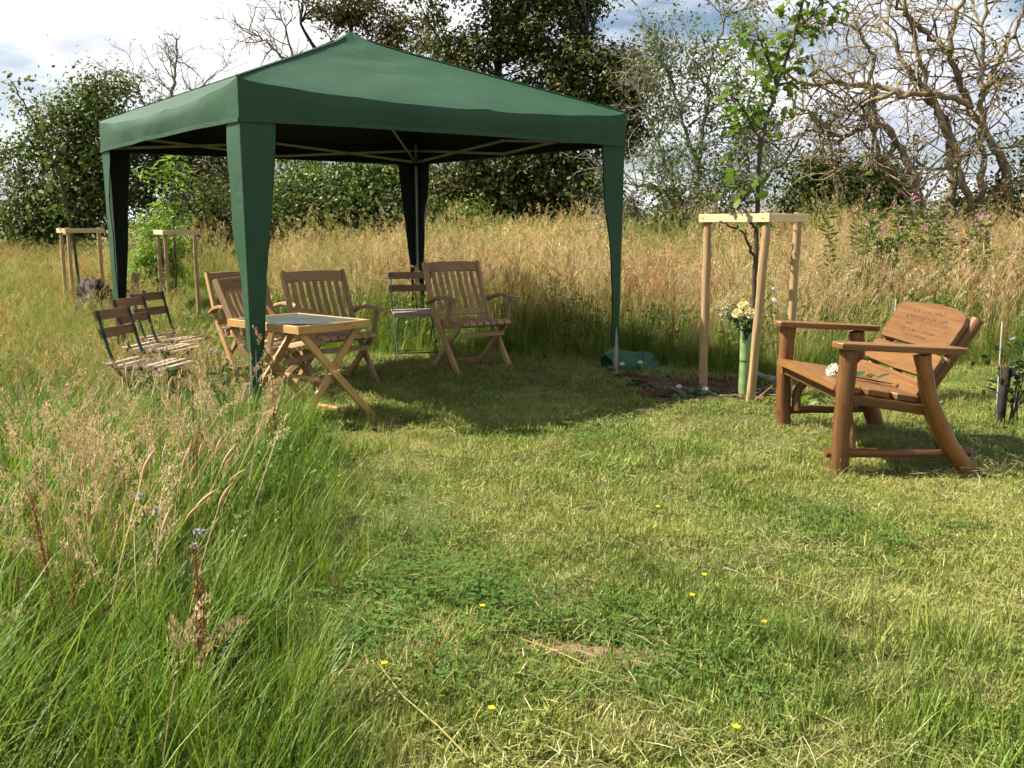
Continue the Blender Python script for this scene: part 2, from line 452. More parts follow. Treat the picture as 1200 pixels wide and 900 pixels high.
class Acc:
    """gathers stamped geometry, one material per add"""
    def __init__(s): s.V = []; s.F3 = []; s.F4 = []; s.UV = []; s.m3 = []; s.m4 = []; s.n = 0
    def add(s, vfu, mi=0):
        V, F, UV = vfu
        if len(V) == 0: return
        F = np.asarray(F, np.int32) + s.n
        (s.F3 if F.shape[1] == 3 else s.F4).append(F); (s.m3 if F.shape[1] == 3 else s.m4).append(np.full(len(F), mi))
        s.V.append(np.asarray(V, float)); s.UV.append(np.asarray(UV, float)); s.n += len(V)
    def mesh(s, name, mats, smooth=False):
        F = [np.concatenate(x) for x in (s.F3, s.F4) if x]
        mi = np.concatenate([np.concatenate(x) for x in (s.m3, s.m4) if x])
        return mesh_np(name, np.concatenate(s.V), F, np.concatenate(s.UV), mats, mi, smooth)
    def obj(s, name, mats, parent=None, smooth=False):
        return link(bpy.data.objects.new(name, s.mesh(name, mats, smooth)), parent)

def tube_np(pts, radii, k=5):
    P = np.asarray(pts, float); n = len(P)
    T = np.gradient(P, axis=0); T /= np.linalg.norm(T, axis=1)[:, None] + 1e-9
    ref = np.array([0.31, 0.87, 0.2]) if abs(T[:, 2]).mean() > 0.6 else np.array([0.1, 0.2, 1.0])
    A = np.cross(T, ref); A /= np.linalg.norm(A, axis=1)[:, None] + 1e-9
    B = np.cross(T, A)
    th = np.arange(k) * 2 * PI / k
    r = np.asarray(radii, float)[:, None, None]
    V = P[:, None, :] + r * (np.cos(th)[None, :, None] * A[:, None, :] + np.sin(th)[None, :, None] * B[:, None, :])
    i = np.arange(n - 1)[:, None] * k; j = np.arange(k)[None, :]; j2 = (j + 1) % k
    F = np.stack([i + j, i + j2, i + k + j2, i + k + j], axis=2).reshape(-1, 4)
    u = np.concatenate([[0], np.cumsum(np.linalg.norm(np.diff(P, axis=0), axis=1))])
    UV = np.stack([np.repeat(u, k), np.tile(th * 0.1, n)], 1)
    return V.reshape(-1, 3), F, UV

# ------------------------------------------------------------------ ground
def ground():
    # fine near, coarse far: non-uniform grid, one sheet out to the horizon
    def axis(lo, hi, fine_lo, fine_hi, st):
        a = list(np.arange(fine_lo, fine_hi + 1e-6, st)); s = st; x = fine_lo
        while x > lo: s *= 1.35; x -= s; a.insert(0, x)
        s = st; x = fine_hi
        while x < hi: s *= 1.35; x += s; a.append(x)
        return np.array(a)
    xs = axis(-1800, 1800, -7, 7, 0.12); ys = axis(-300, 2500, 0, 20, 0.12)
    X, Y = np.meshgrid(xs, ys); Z = gh(X, Y)
    V = np.stack([X, Y, Z], 2).reshape(-1, 3); nx, ny = len(xs), len(ys)
    i = np.arange(ny - 1)[:, None] * nx; j = np.arange(nx - 1)[None, :]
    F = np.stack([i + j, i + j + 1, i + nx + j + 1, i + nx + j], 2).reshape(-1, 4)
    m, N, L, out = mat_new('meadow_soil')
    geo = N.new('ShaderNodeNewGeometry')
    n1 = noise(N, L, geo.outputs['Position'], 1.2, 5, 0.6)
    n2 = noise(N, L, geo.outputs['Position'], 30.0, 5, 0.7)
    c = mixc(N, L, 0.5, ramp(N, L, n1, [(0.35, (0.060, 0.075, 0.020)), (0.65, (0.14, 0.115, 0.045))]),
             ramp(N, L, n2, [(0.3, (0.04, 0.045, 0.015)), (0.7, (0.20, 0.18, 0.07))]))
    principled(N, L, out, c, 0.95, bump(N, L, n2, 0.8, 0.02), 0.15)
    o = link(bpy.data.objects.new('ground', mesh_np('ground', V, F, V[:, :2], [m], smooth=True)))
    tag(o, kind='structure')
ground()

# ------------------------------------------------------------------ trees and bushes
def smooth_path(P, n):
    P = np.asarray(P, float); u = np.linspace(0, 1, len(P)); q = np.linspace(0, 1, n)
    Q = np.stack([np.interp(q, u, P[:, i]) for i in range(3)], 1)
    for _ in range(2): Q[1:-1] = (Q[:-2] + 2 * Q[1:-1] + Q[2:]) / 4
    return Q

def twig(rng, p, d, L, r, lvl, acc, tips, wander=0.35, up=0.1, nch=4, k=3, ratio=0.55, segs=5):
    P = [np.array(p)]; d = np.array(d, float); d /= np.linalg.norm(d)
    dirs = []
    for i in range(segs):
        d = d + rng.normal(size=3) * wander / segs ** 0.5 + np.array([0, 0, up / segs]); d /= np.linalg.norm(d)
        P.append(P[-1] + d * L / segs); dirs.append(d)
    rad = np.linspace(r, r * 0.35, len(P))
    acc.add(tube_np(P, rad, k))
    if lvl == 0:
        tips.append((P[-1], d)); tips.append((P[-2], d)); return
    for c in range(nch):
        i = rng.integers(1, segs + 1)
        q = rng.normal(size=3); q -= dirs[i - 1] * q.dot(dirs[i - 1]); q /= np.linalg.norm(q)
        nd = dirs[i - 1] * rng.uniform(0.3, 0.9) + q * rng.uniform(0.5, 1.0)
        twig(rng, P[i], nd, L * ratio * rng.uniform(0.6, 1.25), r * 0.55 * (1 - 0.1 * i / segs), lvl - 1, acc, tips, wander, up, nch, 3, ratio, segs)

def leaf_spray(rng, pts, per, rad, size, tmpl=LEAF, up=0.4):
    pts = np.asarray(pts); n = len(pts) * per
    c = np.repeat(pts, per, axis=0); off = rng.normal(size=(n, 3)) * np.asarray(rad)
    P = c + off
    # leaves face out of their clump and up, so each clump has a lit and a shaded side
    z = off / (np.linalg.norm(off, axis=1)[:, None] + 1e-6) * 0.9 + rng.normal(size=(n, 3)) * 0.45 + np.array([0, 0, up])
    z /= np.linalg.norm(z, axis=1)[:, None]
    a_ = rng.normal(size=(n, 3)); x_ = a_ - z * (a_ * z).sum(1)[:, None]; x_ /= np.linalg.norm(x_, axis=1)[:, None]
    Rm = np.stack([x_, np.cross(z, x_), z], axis=2)
    clump_tone = np.repeat(rng.uniform(-0.22, 0.22, len(pts)), per)
    rnd = np.clip(rng.uniform(0.1, 0.9, n) + clump_tone, 0.01, 0.99)
    return stamp(tmpl[0], tmpl[1], P, Rm, size * rng.uniform(0.45, 1.4, n), rnd)

def local(root, o):
    """mesh was laid out in world coordinates: move it under the root"""
    o.parent = root; o.matrix_parent_inverse = Matrix.Translation(-Vector(root.location)); return o

def limb_tree(name, limbs, r0, label, cat, bark, leaf, seed, ntwig=5, tl=0.9, lvl=2, nch=4, per=3, lsize=0.05, lrad=0.06, leaf_p=0.5, wander=0.5, up=0.15, tr=0.02, tmpl=LEAF, leaf_zmin=None, trunk_k=8, ground=True):
    rng = np.random.default_rng(seed)
    b = limbs[0][0]
    root = empty(name, (b[0], b[1], gz(b[0], b[1])), 0, label, cat)
    acc = Acc(); tips = []
    for li, l in enumerate(limbs):
        l = [tuple(p) for p in l]
        if ground and l[0][2] < 1.35: l = [(l[0][0] + rng.normal() * .06, l[0][1], gz(l[0][0], l[0][1]) - 0.1)] + l
        Q = smooth_path(l, max(10, len(l) * 5))
        Q[2:-1] += rng.normal(size=(len(Q) - 3, 3)) * 0.022
        rr = r0 * (1.0 if l[0][2] < 1.0 else 0.62) * rng.uniform(0.8, 1.1)
        acc.add(tube_np(Q, rr * np.linspace(1, 0.28, len(Q)) * (1 + 0.08 * rng.normal(size=len(Q))), trunk_k))
        n = int(ntwig * len(Q) / 10)
        for _ in range(n):
            i = rng.integers(int(len(Q) * 0.22), len(Q))
            if Q[i][2] < 1.1 and rng.random() < 0.7: continue
            d = rng.normal(size=3); d[2] += 0.25
            if i > 1: d += (Q[i] - Q[i - 1]) / np.linalg.norm(Q[i] - Q[i - 1]) * 0.6
            twig(rng, Q[i], d, tl * rng.uniform(0.6, 1.3), tr, lvl, acc, tips, wander, up, nch)
        twig(rng, Q[-1], Q[-1] - Q[-3], tl, rr * 0.3, lvl, acc, tips, wander, up, nch)
    local(root, acc.obj('trunk', [bark], None, True))
    T = np.array([t[0] for t in tips])
    T = T[rng.random(len(T)) < (leaf_p if not callable(leaf_p) else leaf_p(T))]
    if len(T):
        a2 = Acc(); a2.add(leaf_spray(rng, T, per, lrad, lsize, tmpl)); local(root, a2.obj('crown', [leaf]))
    return root

def clump_tree(name, base, trunks, blobs, label, cat, bark, leaf, seed, per=144, crad=0.30, lsize=0.11, r0=0.10, group=None, tmpl=LEAF, hollow=0.35, twigs=True, leaf2=None):
    """blobs: (cx,cy,cz, rx,ry,rz, n_clumps) in world metres"""
    rng = np.random.default_rng(seed)
    g = gz(*base)
    root = empty(name, (base[0], base[1], g), 0, label, cat, group)
    acc = Acc(); crown = Acc(); nodes = []
    for l in trunks:
        Q = smooth_path(l, max(8, len(l) * 4)); Q[1:-1] += rng.normal(size=(len(Q) - 2, 3)) * 0.03
        acc.add(tube_np(Q, r0 * np.linspace(1, 0.3, len(Q)) * rng.uniform(0.8, 1.1), 7)); nodes += list(Q[len(Q) // 4:])
    nodes = np.array(nodes)
    for bl in blobs:
        cx, cy, cz, rx, ry, rz, n = bl[:7]
        d = rng.normal(size=(n, 3)); d /= np.linalg.norm(d, axis=1)[:, None]
        rad = rng.uniform(hollow, 1, n) ** (1 / 2.2) * (1 + 0.14 * rng.normal(size=n))
        C = np.array([cx, cy, cz]) + d * rad[:, None] * np.array([rx, ry, rz])
        C = C[C[:, 2] > gh(C[:, 0], C[:, 1]) + 0.1]
        if twigs:
            for c in C:
                j = np.argmin(((nodes - c) ** 2).sum(1) + 0.4 * np.maximum(0, nodes[:, 2] - c[2] + 0.3))
                a = nodes[j]; mid = (a + c) / 2 + rng.normal(size=3) * 0.12 * np.linalg.norm(c - a) + np.array([0, 0, 0.06])
                Q = smooth_path([a, mid, c], 5)
                acc.add(tube_np(Q, np.linspace(0.028, 0.008, 5) * (r0 / 0.1) ** 0.5, 4))
        k = len(C) if leaf2 is None else int(len(C) * 0.72)
        sc = rng.uniform(0.65, 1.35, len(C))
        for mi, part in ((0, slice(0, k)), (1, slice(k, None))):
            if len(C[part]): crown.add(leaf_spray(rng, C[part], per, (crad * np.repeat(sc[part], per))[:, None] * np.array([1, 1, 0.75]), lsize, tmpl), mi)
    local(root, acc.obj('trunk', [bark], None, True))
    local(root, crown.obj('crown', [leaf] + ([leaf2] if leaf2 else [])))
    return root

BARE = [
    [(7.46, 14.55, 1.26), (7.29, 14.24, 1.83), (7.02, 14.26, 2.44), (6.81, 14.78, 3.05), (6.47, 14.71, 3.75), (6.59, 14.67, 4.54), (6.69, 14.41, 5.12)],
    [(6.85, 14.13, 1.26), (6.85, 14.18, 2.14), (6.6, 13.89, 3.17), (6.66, 14.08, 3.89), (6.62, 14.05, 4.8)],
    [(6.79, 14.27, 3.08), (7.11, 14.58, 3.51), (7.16, 14.3, 3.88), (7.45, 14.23, 4.39)],
    [(6.31, 13.68, 2.91), (5.75, 13.56, 3.04), (5.29, 13.43, 2.97), (5.04, 13.69, 2.95), (4.81, 14.03, 2.84), (4.39, 13.81, 2.56)],
    [(5.44, 13.62, 3.0), (5.14, 13.83, 3.16), (4.58, 13.78, 3.19), (4.14, 13.9, 3.17), (3.75, 13.8, 3.34)],
    [(6.31, 14.35, 3.69), (6.1, 14.68, 4.01), (5.79, 14.67, 4.27), (5.22, 14.11, 4.53)],
    [(6.52, 14.4, 1.26), (6.68, 14.67, 2.04), (6.44, 14.68, 2.79), (6.03, 14.37, 3.12), (5.72, 14.45, 3.61), (5.54, 14.69, 4.01)],
    [(6.81, 14.27, 1.26), (6.51, 14.07, 2.01), (6.14, 14.15, 2.85), (5.88, 14.41, 3.72), (5.5, 14.03, 4.34)]]
limb_tree('lichen_tree', BARE, 0.08, 'nearly bare tree with thick lichen-yellow limbs arching left, at the right edge', 'tree',
          M['lichen'], M['olive_leaf'], 11, ntwig=7, tl=0.9, lvl=2, nch=3, per=3, lsize=0.07, leaf_p=lambda T: np.where(T[:, 0] > 7.0, 0.35, 0.03), wander=0.75, up=0.0, tr=0.020)
ARCH = [
    [(5.89, 13.72, 1.26), (5.54, 13.39, 1.91), (5.37, 13.7, 2.4), (5.1, 13.59, 2.64), (4.87, 13.64, 2.57), (4.76, 14.0, 2.45), (4.36, 13.74, 2.58), (4.08, 13.76, 2.81)],
    [(5.39, 14.3, 2.02), (5.27, 14.28, 2.99), (5.19, 14.33, 3.71), (4.89, 14.3, 4.05), (4.49, 14.6, 4.17), (4.04, 14.31, 3.94)],
    [(5.89, 13.72, 1.26), (5.70, 13.9, 1.8), (5.39, 14.3, 2.02)],
    [(5.37, 13.7, 2.4), (5.2, 13.5, 2.1), (4.9, 13.4, 2.2), (4.5, 13.5, 2.0)]]
limb_tree('arching_tree', ARCH, 0.062, 'thin bare tree bending over to the left, next to the thick-limbed bare tree', 'tree',
          M['lichen'], M['olive_leaf'], 12, ntwig=7, tl=0.85, lvl=2, nch=3, per=3, lsize=0.06, leaf_p=0.06, wander=0.8, up=-0.05, tr=0.017)
HAW = [
    [(2.93, 16.55, 1.26), (2.76, 16.55, 1.93), (2.46, 16.56, 2.57), (2.19, 16.65, 3.28)],
    [(3.06, 16.11, 1.26), (3.04, 15.9, 2.11), (3.15, 16.11, 3.08), (3.32, 16.41, 3.93), (3.46, 16.19, 4.56)],
    [(3.15, 15.49, 1.26), (3.43, 15.65, 2.09), (3.71, 15.78, 2.77), (3.76, 15.27, 3.49)],
    [(2.95, 16.29, 1.26), (2.6, 16.4, 1.78), (2.13, 16.13, 1.91), (1.92, 16.1, 1.56)],
    [(3.14, 16.45, 2.14), (2.86, 16.47, 2.98), (2.66, 16.7, 3.7), (2.38, 16.27, 4.04)],
    [(3.43, 15.65, 2.09), (3.95, 15.6, 2.49), (4.54, 15.8, 2.64)],
    [(3.21, 15.44, 1.26), (3.74, 15.21, 1.81), (4.36, 15.56, 2.22), (4.55, 15.15, 2.71)]]
limb_tree('hawthorn_tree', HAW, 0.06, 'twiggy half-bare hawthorn with small pale green leaves right of the gazebo', 'tree',
          M['bark_grey'], M['haw_leaf'], 13, ntwig=12, tl=0.85, lvl=2, nch=4, per=4, lsize=0.065, lrad=0.07,
          leaf_p=lambda T: np.where(np.abs(T[:, 0] - 3.1) < 0.9, 0.62, 0.25), wander=0.6, up=0.05, tr=0.014)

# dark sycamore behind the gazebo
SYC = [
    [(0.0, 22.55, 0.2), (-0.04, 22.71, 2.47), (-0.29, 22.21, 4.14), (-0.38, 22.37, 5.45), (-0.48, 22.76, 6.82)],
    [(0.48, 21.9, 0.2), (0.76, 21.72, 2.79), (1.21, 21.51, 4.05), (1.64, 21.27, 4.9)],
    [(-0.04, 22.59, 2.47), (-0.77, 22.26, 3.96), (-1.35, 22.48, 4.92)],
    [(0.77, 22.14, 2.82), (1.71, 21.87, 3.36), (2.58, 22.02, 3.75)],
    [(0.0, 22.2, 0.83), (-0.76, 21.62, 2.04), (-1.51, 21.6, 2.42)],
    [(0.5, 22.3, 0.81), (1.6, 22.5, 1.89), (2.29, 22.4, 2.18)]]
clump_tree('sycamore_tree', (0.1, 22.3), SYC, [
    (-0.5, 22.3, 6.6, 1.5, 1.2, 1.0, 40), (-1.15, 22.2, 4.9, 0.75, 0.9, 0.75, 26), (0.55, 22.1, 5.6, 1.3, 1.1, 0.9, 52), (1.3, 21.8, 6.3, 0.7, 0.8, 0.5, 14),
    (1.7, 21.7, 4.3, 1.15, 1.0, 0.85, 62), (2.5, 21.9, 4.2, 0.55, 0.7, 0.75, 22), (0.4, 22.0, 3.7, 1.3, 1.0, 0.8, 58), (2.35, 21.9, 3.2, 0.65, 0.8, 0.4, 22),
    (-0.9, 21.8, 2.1, 1.25, 1.0, 1.0, 95), (0.6, 21.8, 2.0, 1.5, 1.0, 1.1, 120), (1.9, 22.0, 1.5, 1.0, 0.9, 0.75, 55), (-1.8, 21.7, 1.5, 0.7, 0.8, 0.7, 36)],
    'tall dark-leaved tree rising behind the gazebo roof', 'tree', M['bark_dark'], M['dark_leaf'], 21, per=190, crad=0.21, lsize=0.10, r0=0.14, leaf2=M['olive_leaf'])
# brownish tree behind the gazebo peak with dead twigs
clump_tree('brown_tree', (-3.9, 25.0), [[(-3.9, 25, 0.2), (-3.95, 25, 3.0), (-3.9, 24.8, 5.0), (-4.1, 25, 6.6)], [(-3.9, 25, 3.2), (-3.3, 25, 5.0), (-2.7, 24.8, 6.2)], [(-3.9, 25, 3.0), (-4.7, 25, 5.0), (-5.3, 25, 6.2)]], [
    (-4.35, 25, 6.75, 1.0, .8, .55, 26), (-3.5, 25, 6.2, .75, .8, .6, 22), (-2.7, 24.9, 5.9, .6, .7, .6, 16), (-4.9, 25, 7.0, .5, .5, .4, 7)],
    'brown-leaved tree peeping over the gazebo peak', 'tree', M['bark_dark'], M['brown_leaf'], 22, per=128, crad=0.24, lsize=0.09, r0=0.11)
limb_tree('dead_tree', [[(-5.4, 25.8, 0.3), (-5.4, 25.8, 3.0), (-5.6, 25.8, 5.2), (-5.9, 25.6, 6.4)], [(-5.4, 25.8, 3.0), (-5.0, 25.8, 5.2), (-4.5, 25.7, 6.3)], [(-5.6, 25.8, 5.0), (-6.3, 25.8, 5.9), (-6.8, 25.8, 6.2)]], 0.08,
          'dead leafless twigs poking up left of the gazebo peak', 'tree', M['bark_grey'], M['brown_leaf'], 23, ntwig=8, tl=0.9, lvl=2, nch=4, leaf_p=0.02, tr=0.022, wander=0.55)
limb_tree('dead_tree', [[(-8.2, 23.4, 0.3), (-8.2, 23.4, 3.0), (-8.0, 23.4, 4.6), (-7.9, 23.4, 5.1)], [(-8.2, 23.4, 2.6), (-8.7, 23.4, 3.8), (-8.9, 23.4, 4.5)], [(-8.0, 23.4, 3.4), (-7.4, 23.4, 4.4)]], 0.08,
          'dead twiggy crown above the hedge between the left gazebo leg and roof', 'tree', M['bark_grey'], M['brown_leaf'], 24, ntwig=9, tl=0.8, lvl=2, nch=4, leaf_p=0.05, tr=0.02, wander=0.5)
# hedgerow left
clump_tree('oak_tree', (-9.3, 20.0), [[(-9.3, 20, 0.2), (-9.2, 20, 2.2), (-9.0, 20, 3.2), (-8.6, 20, 3.8)], [(-9.2, 20, 1.5), (-9.9, 20, 3.0)]], [
    (-9.4, 20, 1.9, 1.05, .8, 1.05, 85), (-8.4, 20.2, 2.2, .8, .8, 1.1, 60), (-8.3, 20.2, 3.8, .55, .6, .55, 20), (-9.1, 20, 3.2, .6, .6, .6, 22), (-9.9, 20, 1.2, .7, .7, .6, 30)],
    'rounded green tree at the left edge behind the far stake frame', 'tree', M['bark'], M['mid_leaf'], 25, per=152, crad=0.25, lsize=0.085, r0=0.1, leaf2=M['olive_leaf'])
hb = 'hedgerow bushes along the back of the meadow'
clump_tree('hedge_bush', (-11.6, 21.0), [[(-11.6, 21, .2), (-11.6, 21, 1.4)]], [(-11.8, 21, .95, 1.3, .8, .75, 75), (-10.4, 21, .9, 1.0, .7, .6, 50)],
    'low dark hedge bush at the far left edge', 'bush', M['bark'], M['mid_leaf'], 26, per=144, crad=.24, lsize=.075, r0=.07, group=hb, leaf2=M['dark_leaf'])
clump_tree('hedge_bush', (-7.0, 20.5), [[(-7, 20.5, .2), (-7, 20.5, 2.4)], [(-7, 20.5, .6), (-6.2, 20.5, 2.4)]], [(-7.1, 20.5, 2.0, .95, .8, 1.4, 90), (-6.1, 20.5, 1.9, 1.0, .8, 1.35, 90)],
    'dark brownish bush behind the pine stakes between the gazebo legs', 'bush', M['bark_dark'], M['olive_leaf'], 27, per=144, crad=.25, lsize=.075, r0=.08, group=hb, leaf2=M['brown_leaf'])
clump_tree('hedge_bush', (-5.4, 17.5), [[(-5.4, 17.5, .2), (-5.4, 17.5, 1.6)]], [(-5.2, 17.5, 1.15, .85, .7, .85, 70), (-5.9, 17.3, .9, .6, .6, .5, 30)],
    'dark green bush just left of the near gazebo leg', 'bush', M['bark_dark'], M['mid_leaf'], 28, per=144, crad=.22, lsize=.068, r0=.07, group=hb, leaf2=M['dark_leaf'])
clump_tree('hedge_bush', (-3.4, 18.5), [[(-3.4, 18.5, .2), (-3.4, 18.5, 2.0)], [(-3.4, 18.5, .5), (-2.7, 18.5, 1.8)]], [(-3.5, 18.5, 1.55, 1.05, .8, 1.2, 105), (-2.5, 18.4, 1.5, .85, .7, 1.1, 80), (-4.3, 18.6, 1.2, .7, .6, 1.0, 48)],
    'pale green leafy bush under the gazebo roof behind the armchairs', 'bush', M['bark'], M['mid_leaf'], 29, per=152, crad=.22, lsize=.07, r0=.07, group=hb, leaf2=M['haw_leaf'])
clump_tree('hedge_bush', (-4.6, 22.5), [[(-4.6, 22.5, .2), (-4.6, 22.5, 3.2)], [(-4.6, 22.5, .2), (-5.3, 22.5, 3.0)], [(-4.6, 22.5, .6), (-3.9, 22.5, 3.0)]], [(-4.8, 22.5, 1.7, 1.4, .8, 1.2, 70), (-5.2, 22.5, 3.1, .9, .6, .5, 20)],
    'brown twiggy bush under the gazebo roof behind the pale bush', 'bush', M['bark_dark'], M['olive_leaf'], 30, per=112, crad=.25, lsize=.075, r0=.09, group=hb, leaf2=M['brown_leaf'])
clump_tree('hedge_bush', (-1.6, 19.0), [[(-1.6, 19, .2), (-1.6, 19, 1.0)]], [(-1.4, 19, .95, 1.0, .7, .75, 62)],
    'low bramble bush at the foot of the tall dark tree', 'bush', M['bark_dark'], M['mid_leaf'], 31, per=128, crad=.2, lsize=.068, r0=.06, group=hb)
clump_tree('hedge_bush', (5.0, 15.2), [[(5, 15.2, .3), (5, 15.2, 1.8)], [(5, 15.2, .5), (5.5, 15.2, 1.7)]], [(4.9, 15.2, 1.7, .6, .5, .65, 60), (5.6, 15.2, 1.6, .6, .5, .6, 46)],
    'dark green ivy bush beneath the arching bare tree', 'bush', M['bark_dark'], M['mid_leaf'], 32, per=128, crad=.16, lsize=.08, r0=.05, group=hb, leaf2=M['mid_leaf'])
clump_tree('hedge_bush', (3.4, 17.0), [[(3.4, 17, .3), (3.4, 17, 1.3)]], [(3.3, 17, 1.2, .9, .6, .6, 46), (2.2, 17, 1.1, .6, .6, .4, 20)],
    'low mixed bush at the foot of the hawthorn', 'bush', M['bark_dark'], M['haw_leaf'], 33, per=96, crad=.2, lsize=.08, r0=.05, group=hb, leaf2=M['olive_leaf'])
clump_tree('hedge_bush', (8.0, 15.0), [[(8, 15, .3), (8, 15, 2.2)], [(8.0, 15, .5), (7.4, 14.9, 2.0)]], [(8.2, 15, 2.2, .6, .6, .9, 34), (7.2, 14.8, 1.4, .7, .5, .5, 34)],
    'sparse olive bush at the foot of the thick-limbed bare tree', 'bush', M['bark_grey'], M['olive_leaf'], 34, per=72, crad=.2, lsize=.075, r0=.05, group=hb, leaf2=M['mid_leaf'])
clump_tree('lime_bush', (-4.95, 13.4), [[(-4.95, 13.4, .0), (-4.95, 13.4, 1.0)]], [(-4.9, 13.4, .85, .32, .35, .55, 34), (-5.1, 13.4, .5, .35, .35, .4, 22)],
    'bright yellow-green bush beside the distant stake frame', 'bush', M['bark'], M['lime_leaf'], 35, per=112, crad=.10, lsize=.075, r0=.04, tmpl=LEAF_THIN)

# ------------------------------------------------------------------ planted saplings
def sapling(name, paths, label, sprays, leaf, seed, size, tmpl, r0=0.02, group=None, per=14, rad=0.10, bark=None, tw=3):
    rng = np.random.default_rng(seed); b = paths[0][0]
    root = empty(name, (b[0], b[1], gz(b[0], b[1])), 0, label, 'sapling', group)
    acc = Acc(); crown = Acc()
    for i, l in enumerate(paths):
        Q = smooth_path(l, len(l) * 5); Q[2:-1] += rng.normal(size=(len(Q) - 3, 3)) * 0.006
        acc.add(tube_np(Q, (r0 if i == 0 else r0 * .55) * np.linspace(1, .35, len(Q)), 7))
    pts = []
    for (x, y, z, rr, n) in sprays:
        for _ in range(n):
            c = np.array([x, y, z]) + rng.normal(size=3) * rr * np.array([1, 1, .8]); pts.append(c)
            a = np.array([x, y, z]); acc.add(tube_np(smooth_path([a, (a + c) / 2 + [0, 0, .02], c], 5), np.linspace(.005, .002, 5), 3))
    crown.add(leaf_spray(rng, pts, per, rad, size, tmpl, 0.9))
    local(root, acc.obj('trunk', [bark or M['bark']], None, True)); local(root, crown.obj('crown', [leaf]))
    return root
SG = 'newly planted saplings inside stake frames'
sapling('oak_sapling', [[(1.705, 6.80, -.03), (1.715, 6.80, .6), (1.735, 6.82, 1.2), (1.74, 6.84, 1.85), (1.84, 6.86, 2.2), (1.95, 6.85, 2.55), (2.02, 6.85, 2.95), (2.04, 6.85, 3.3)],
    [(1.74, 6.84, 1.80), (1.66, 6.82, 1.95), (1.52, 6.80, 2.12)], [(1.84, 6.86, 2.2), (1.74, 6.8, 2.4), (1.66, 6.75, 2.52)], [(1.95, 6.85, 2.55), (2.1, 6.9, 2.7), (2.16, 6.9, 2.85)], [(1.73, 6.82, 1.2), (1.66, 6.75, 1.28), (1.58, 6.7, 1.38)], [(1.84, 6.86, 2.2), (1.98, 6.9, 2.25)], [(1.735, 6.82, 1.0), (1.62, 6.75, 1.2), (1.45, 6.75, 1.27)]],
    'young oak sapling with fresh lobed leaves growing from the green tree guard by the bench',
    [(1.55, 6.8, 2.10, .09, 5), (1.68, 6.8, 1.95, .07, 4), (1.74, 6.8, 2.15, .07, 3), (1.70, 6.78, 2.48, .10, 6), (1.9, 6.85, 2.45, .10, 6), (1.88, 6.85, 2.25, .08, 4), (2.0, 6.85, 2.62, .08, 4), (2.08, 6.87, 2.8, .10, 6), (2.02, 6.85, 3.0, .11, 7), (2.05, 6.85, 3.2, .10, 6), (1.60, 6.72, 1.42, .09, 3), (1.62, 6.72, 1.62, .09, 2)],
    M['oak_leaf'], 41, .082, LOBED, .021, SG, 11, .07)
sapling('oak_sapling', [[(-5.58, 12.35, -.1), (-5.62, 12.35, 1.0), (-5.75, 12.35, 1.9), (-6.0, 12.35, 2.5), (-6.25, 12.35, 3.0)], [(-5.7, 12.35, 1.5), (-5.85, 12.3, 1.8)], [(-5.8, 12.35, 2.0), (-5.65, 12.3, 2.3)], [(-5.95, 12.35, 2.4), (-6.05, 12.3, 2.3)]],
    'slim leaning sapling with a leafy tip in the leftmost stake frame',
    [(-6.25, 12.35, 3.0, .05, 4), (-6.12, 12.35, 2.72, .06, 4), (-6.0, 12.35, 2.45, .09, 5), (-5.9, 12.35, 2.15, .12, 6), (-5.8, 12.3, 1.85, .12, 6), (-5.66, 12.3, 2.2, .08, 4), (-5.98, 12.3, 1.6, .12, 5), (-5.7, 12.3, 1.55, .1, 4)], M['mid_leaf'], 42, .085, LOBED, .022, SG, 7, .06)
sapling('chestnut_sapling', [[(-4.34, 12.3, -.1), (-4.32, 12.3, .9), (-4.28, 12.3, 1.6), (-4.25, 12.3, 2.1)], [(-4.3, 12.3, 1.3), (-4.05, 12.25, 1.75)], [(-4.29, 12.3, 1.5), (-4.5, 12.25, 1.85)], [(-4.3, 12.3, 1.1), (-4.45, 12.2, 1.4)]],
    'yellow-green sapling with drooping narrow leaves in the stake frame between the gazebo legs',
    [(-4.25, 12.3, 2.05, .08, 5), (-4.05, 12.25, 1.75, .08, 5), (-4.5, 12.25, 1.85, .08, 5), (-4.28, 12.3, 1.65, .1, 6), (-4.42, 12.2, 1.4, .1, 6), (-4.2, 12.2, 1.3, .1, 5)], M['lime_leaf'], 43, .13, LEAF_THIN, .016, SG, 8, .06)

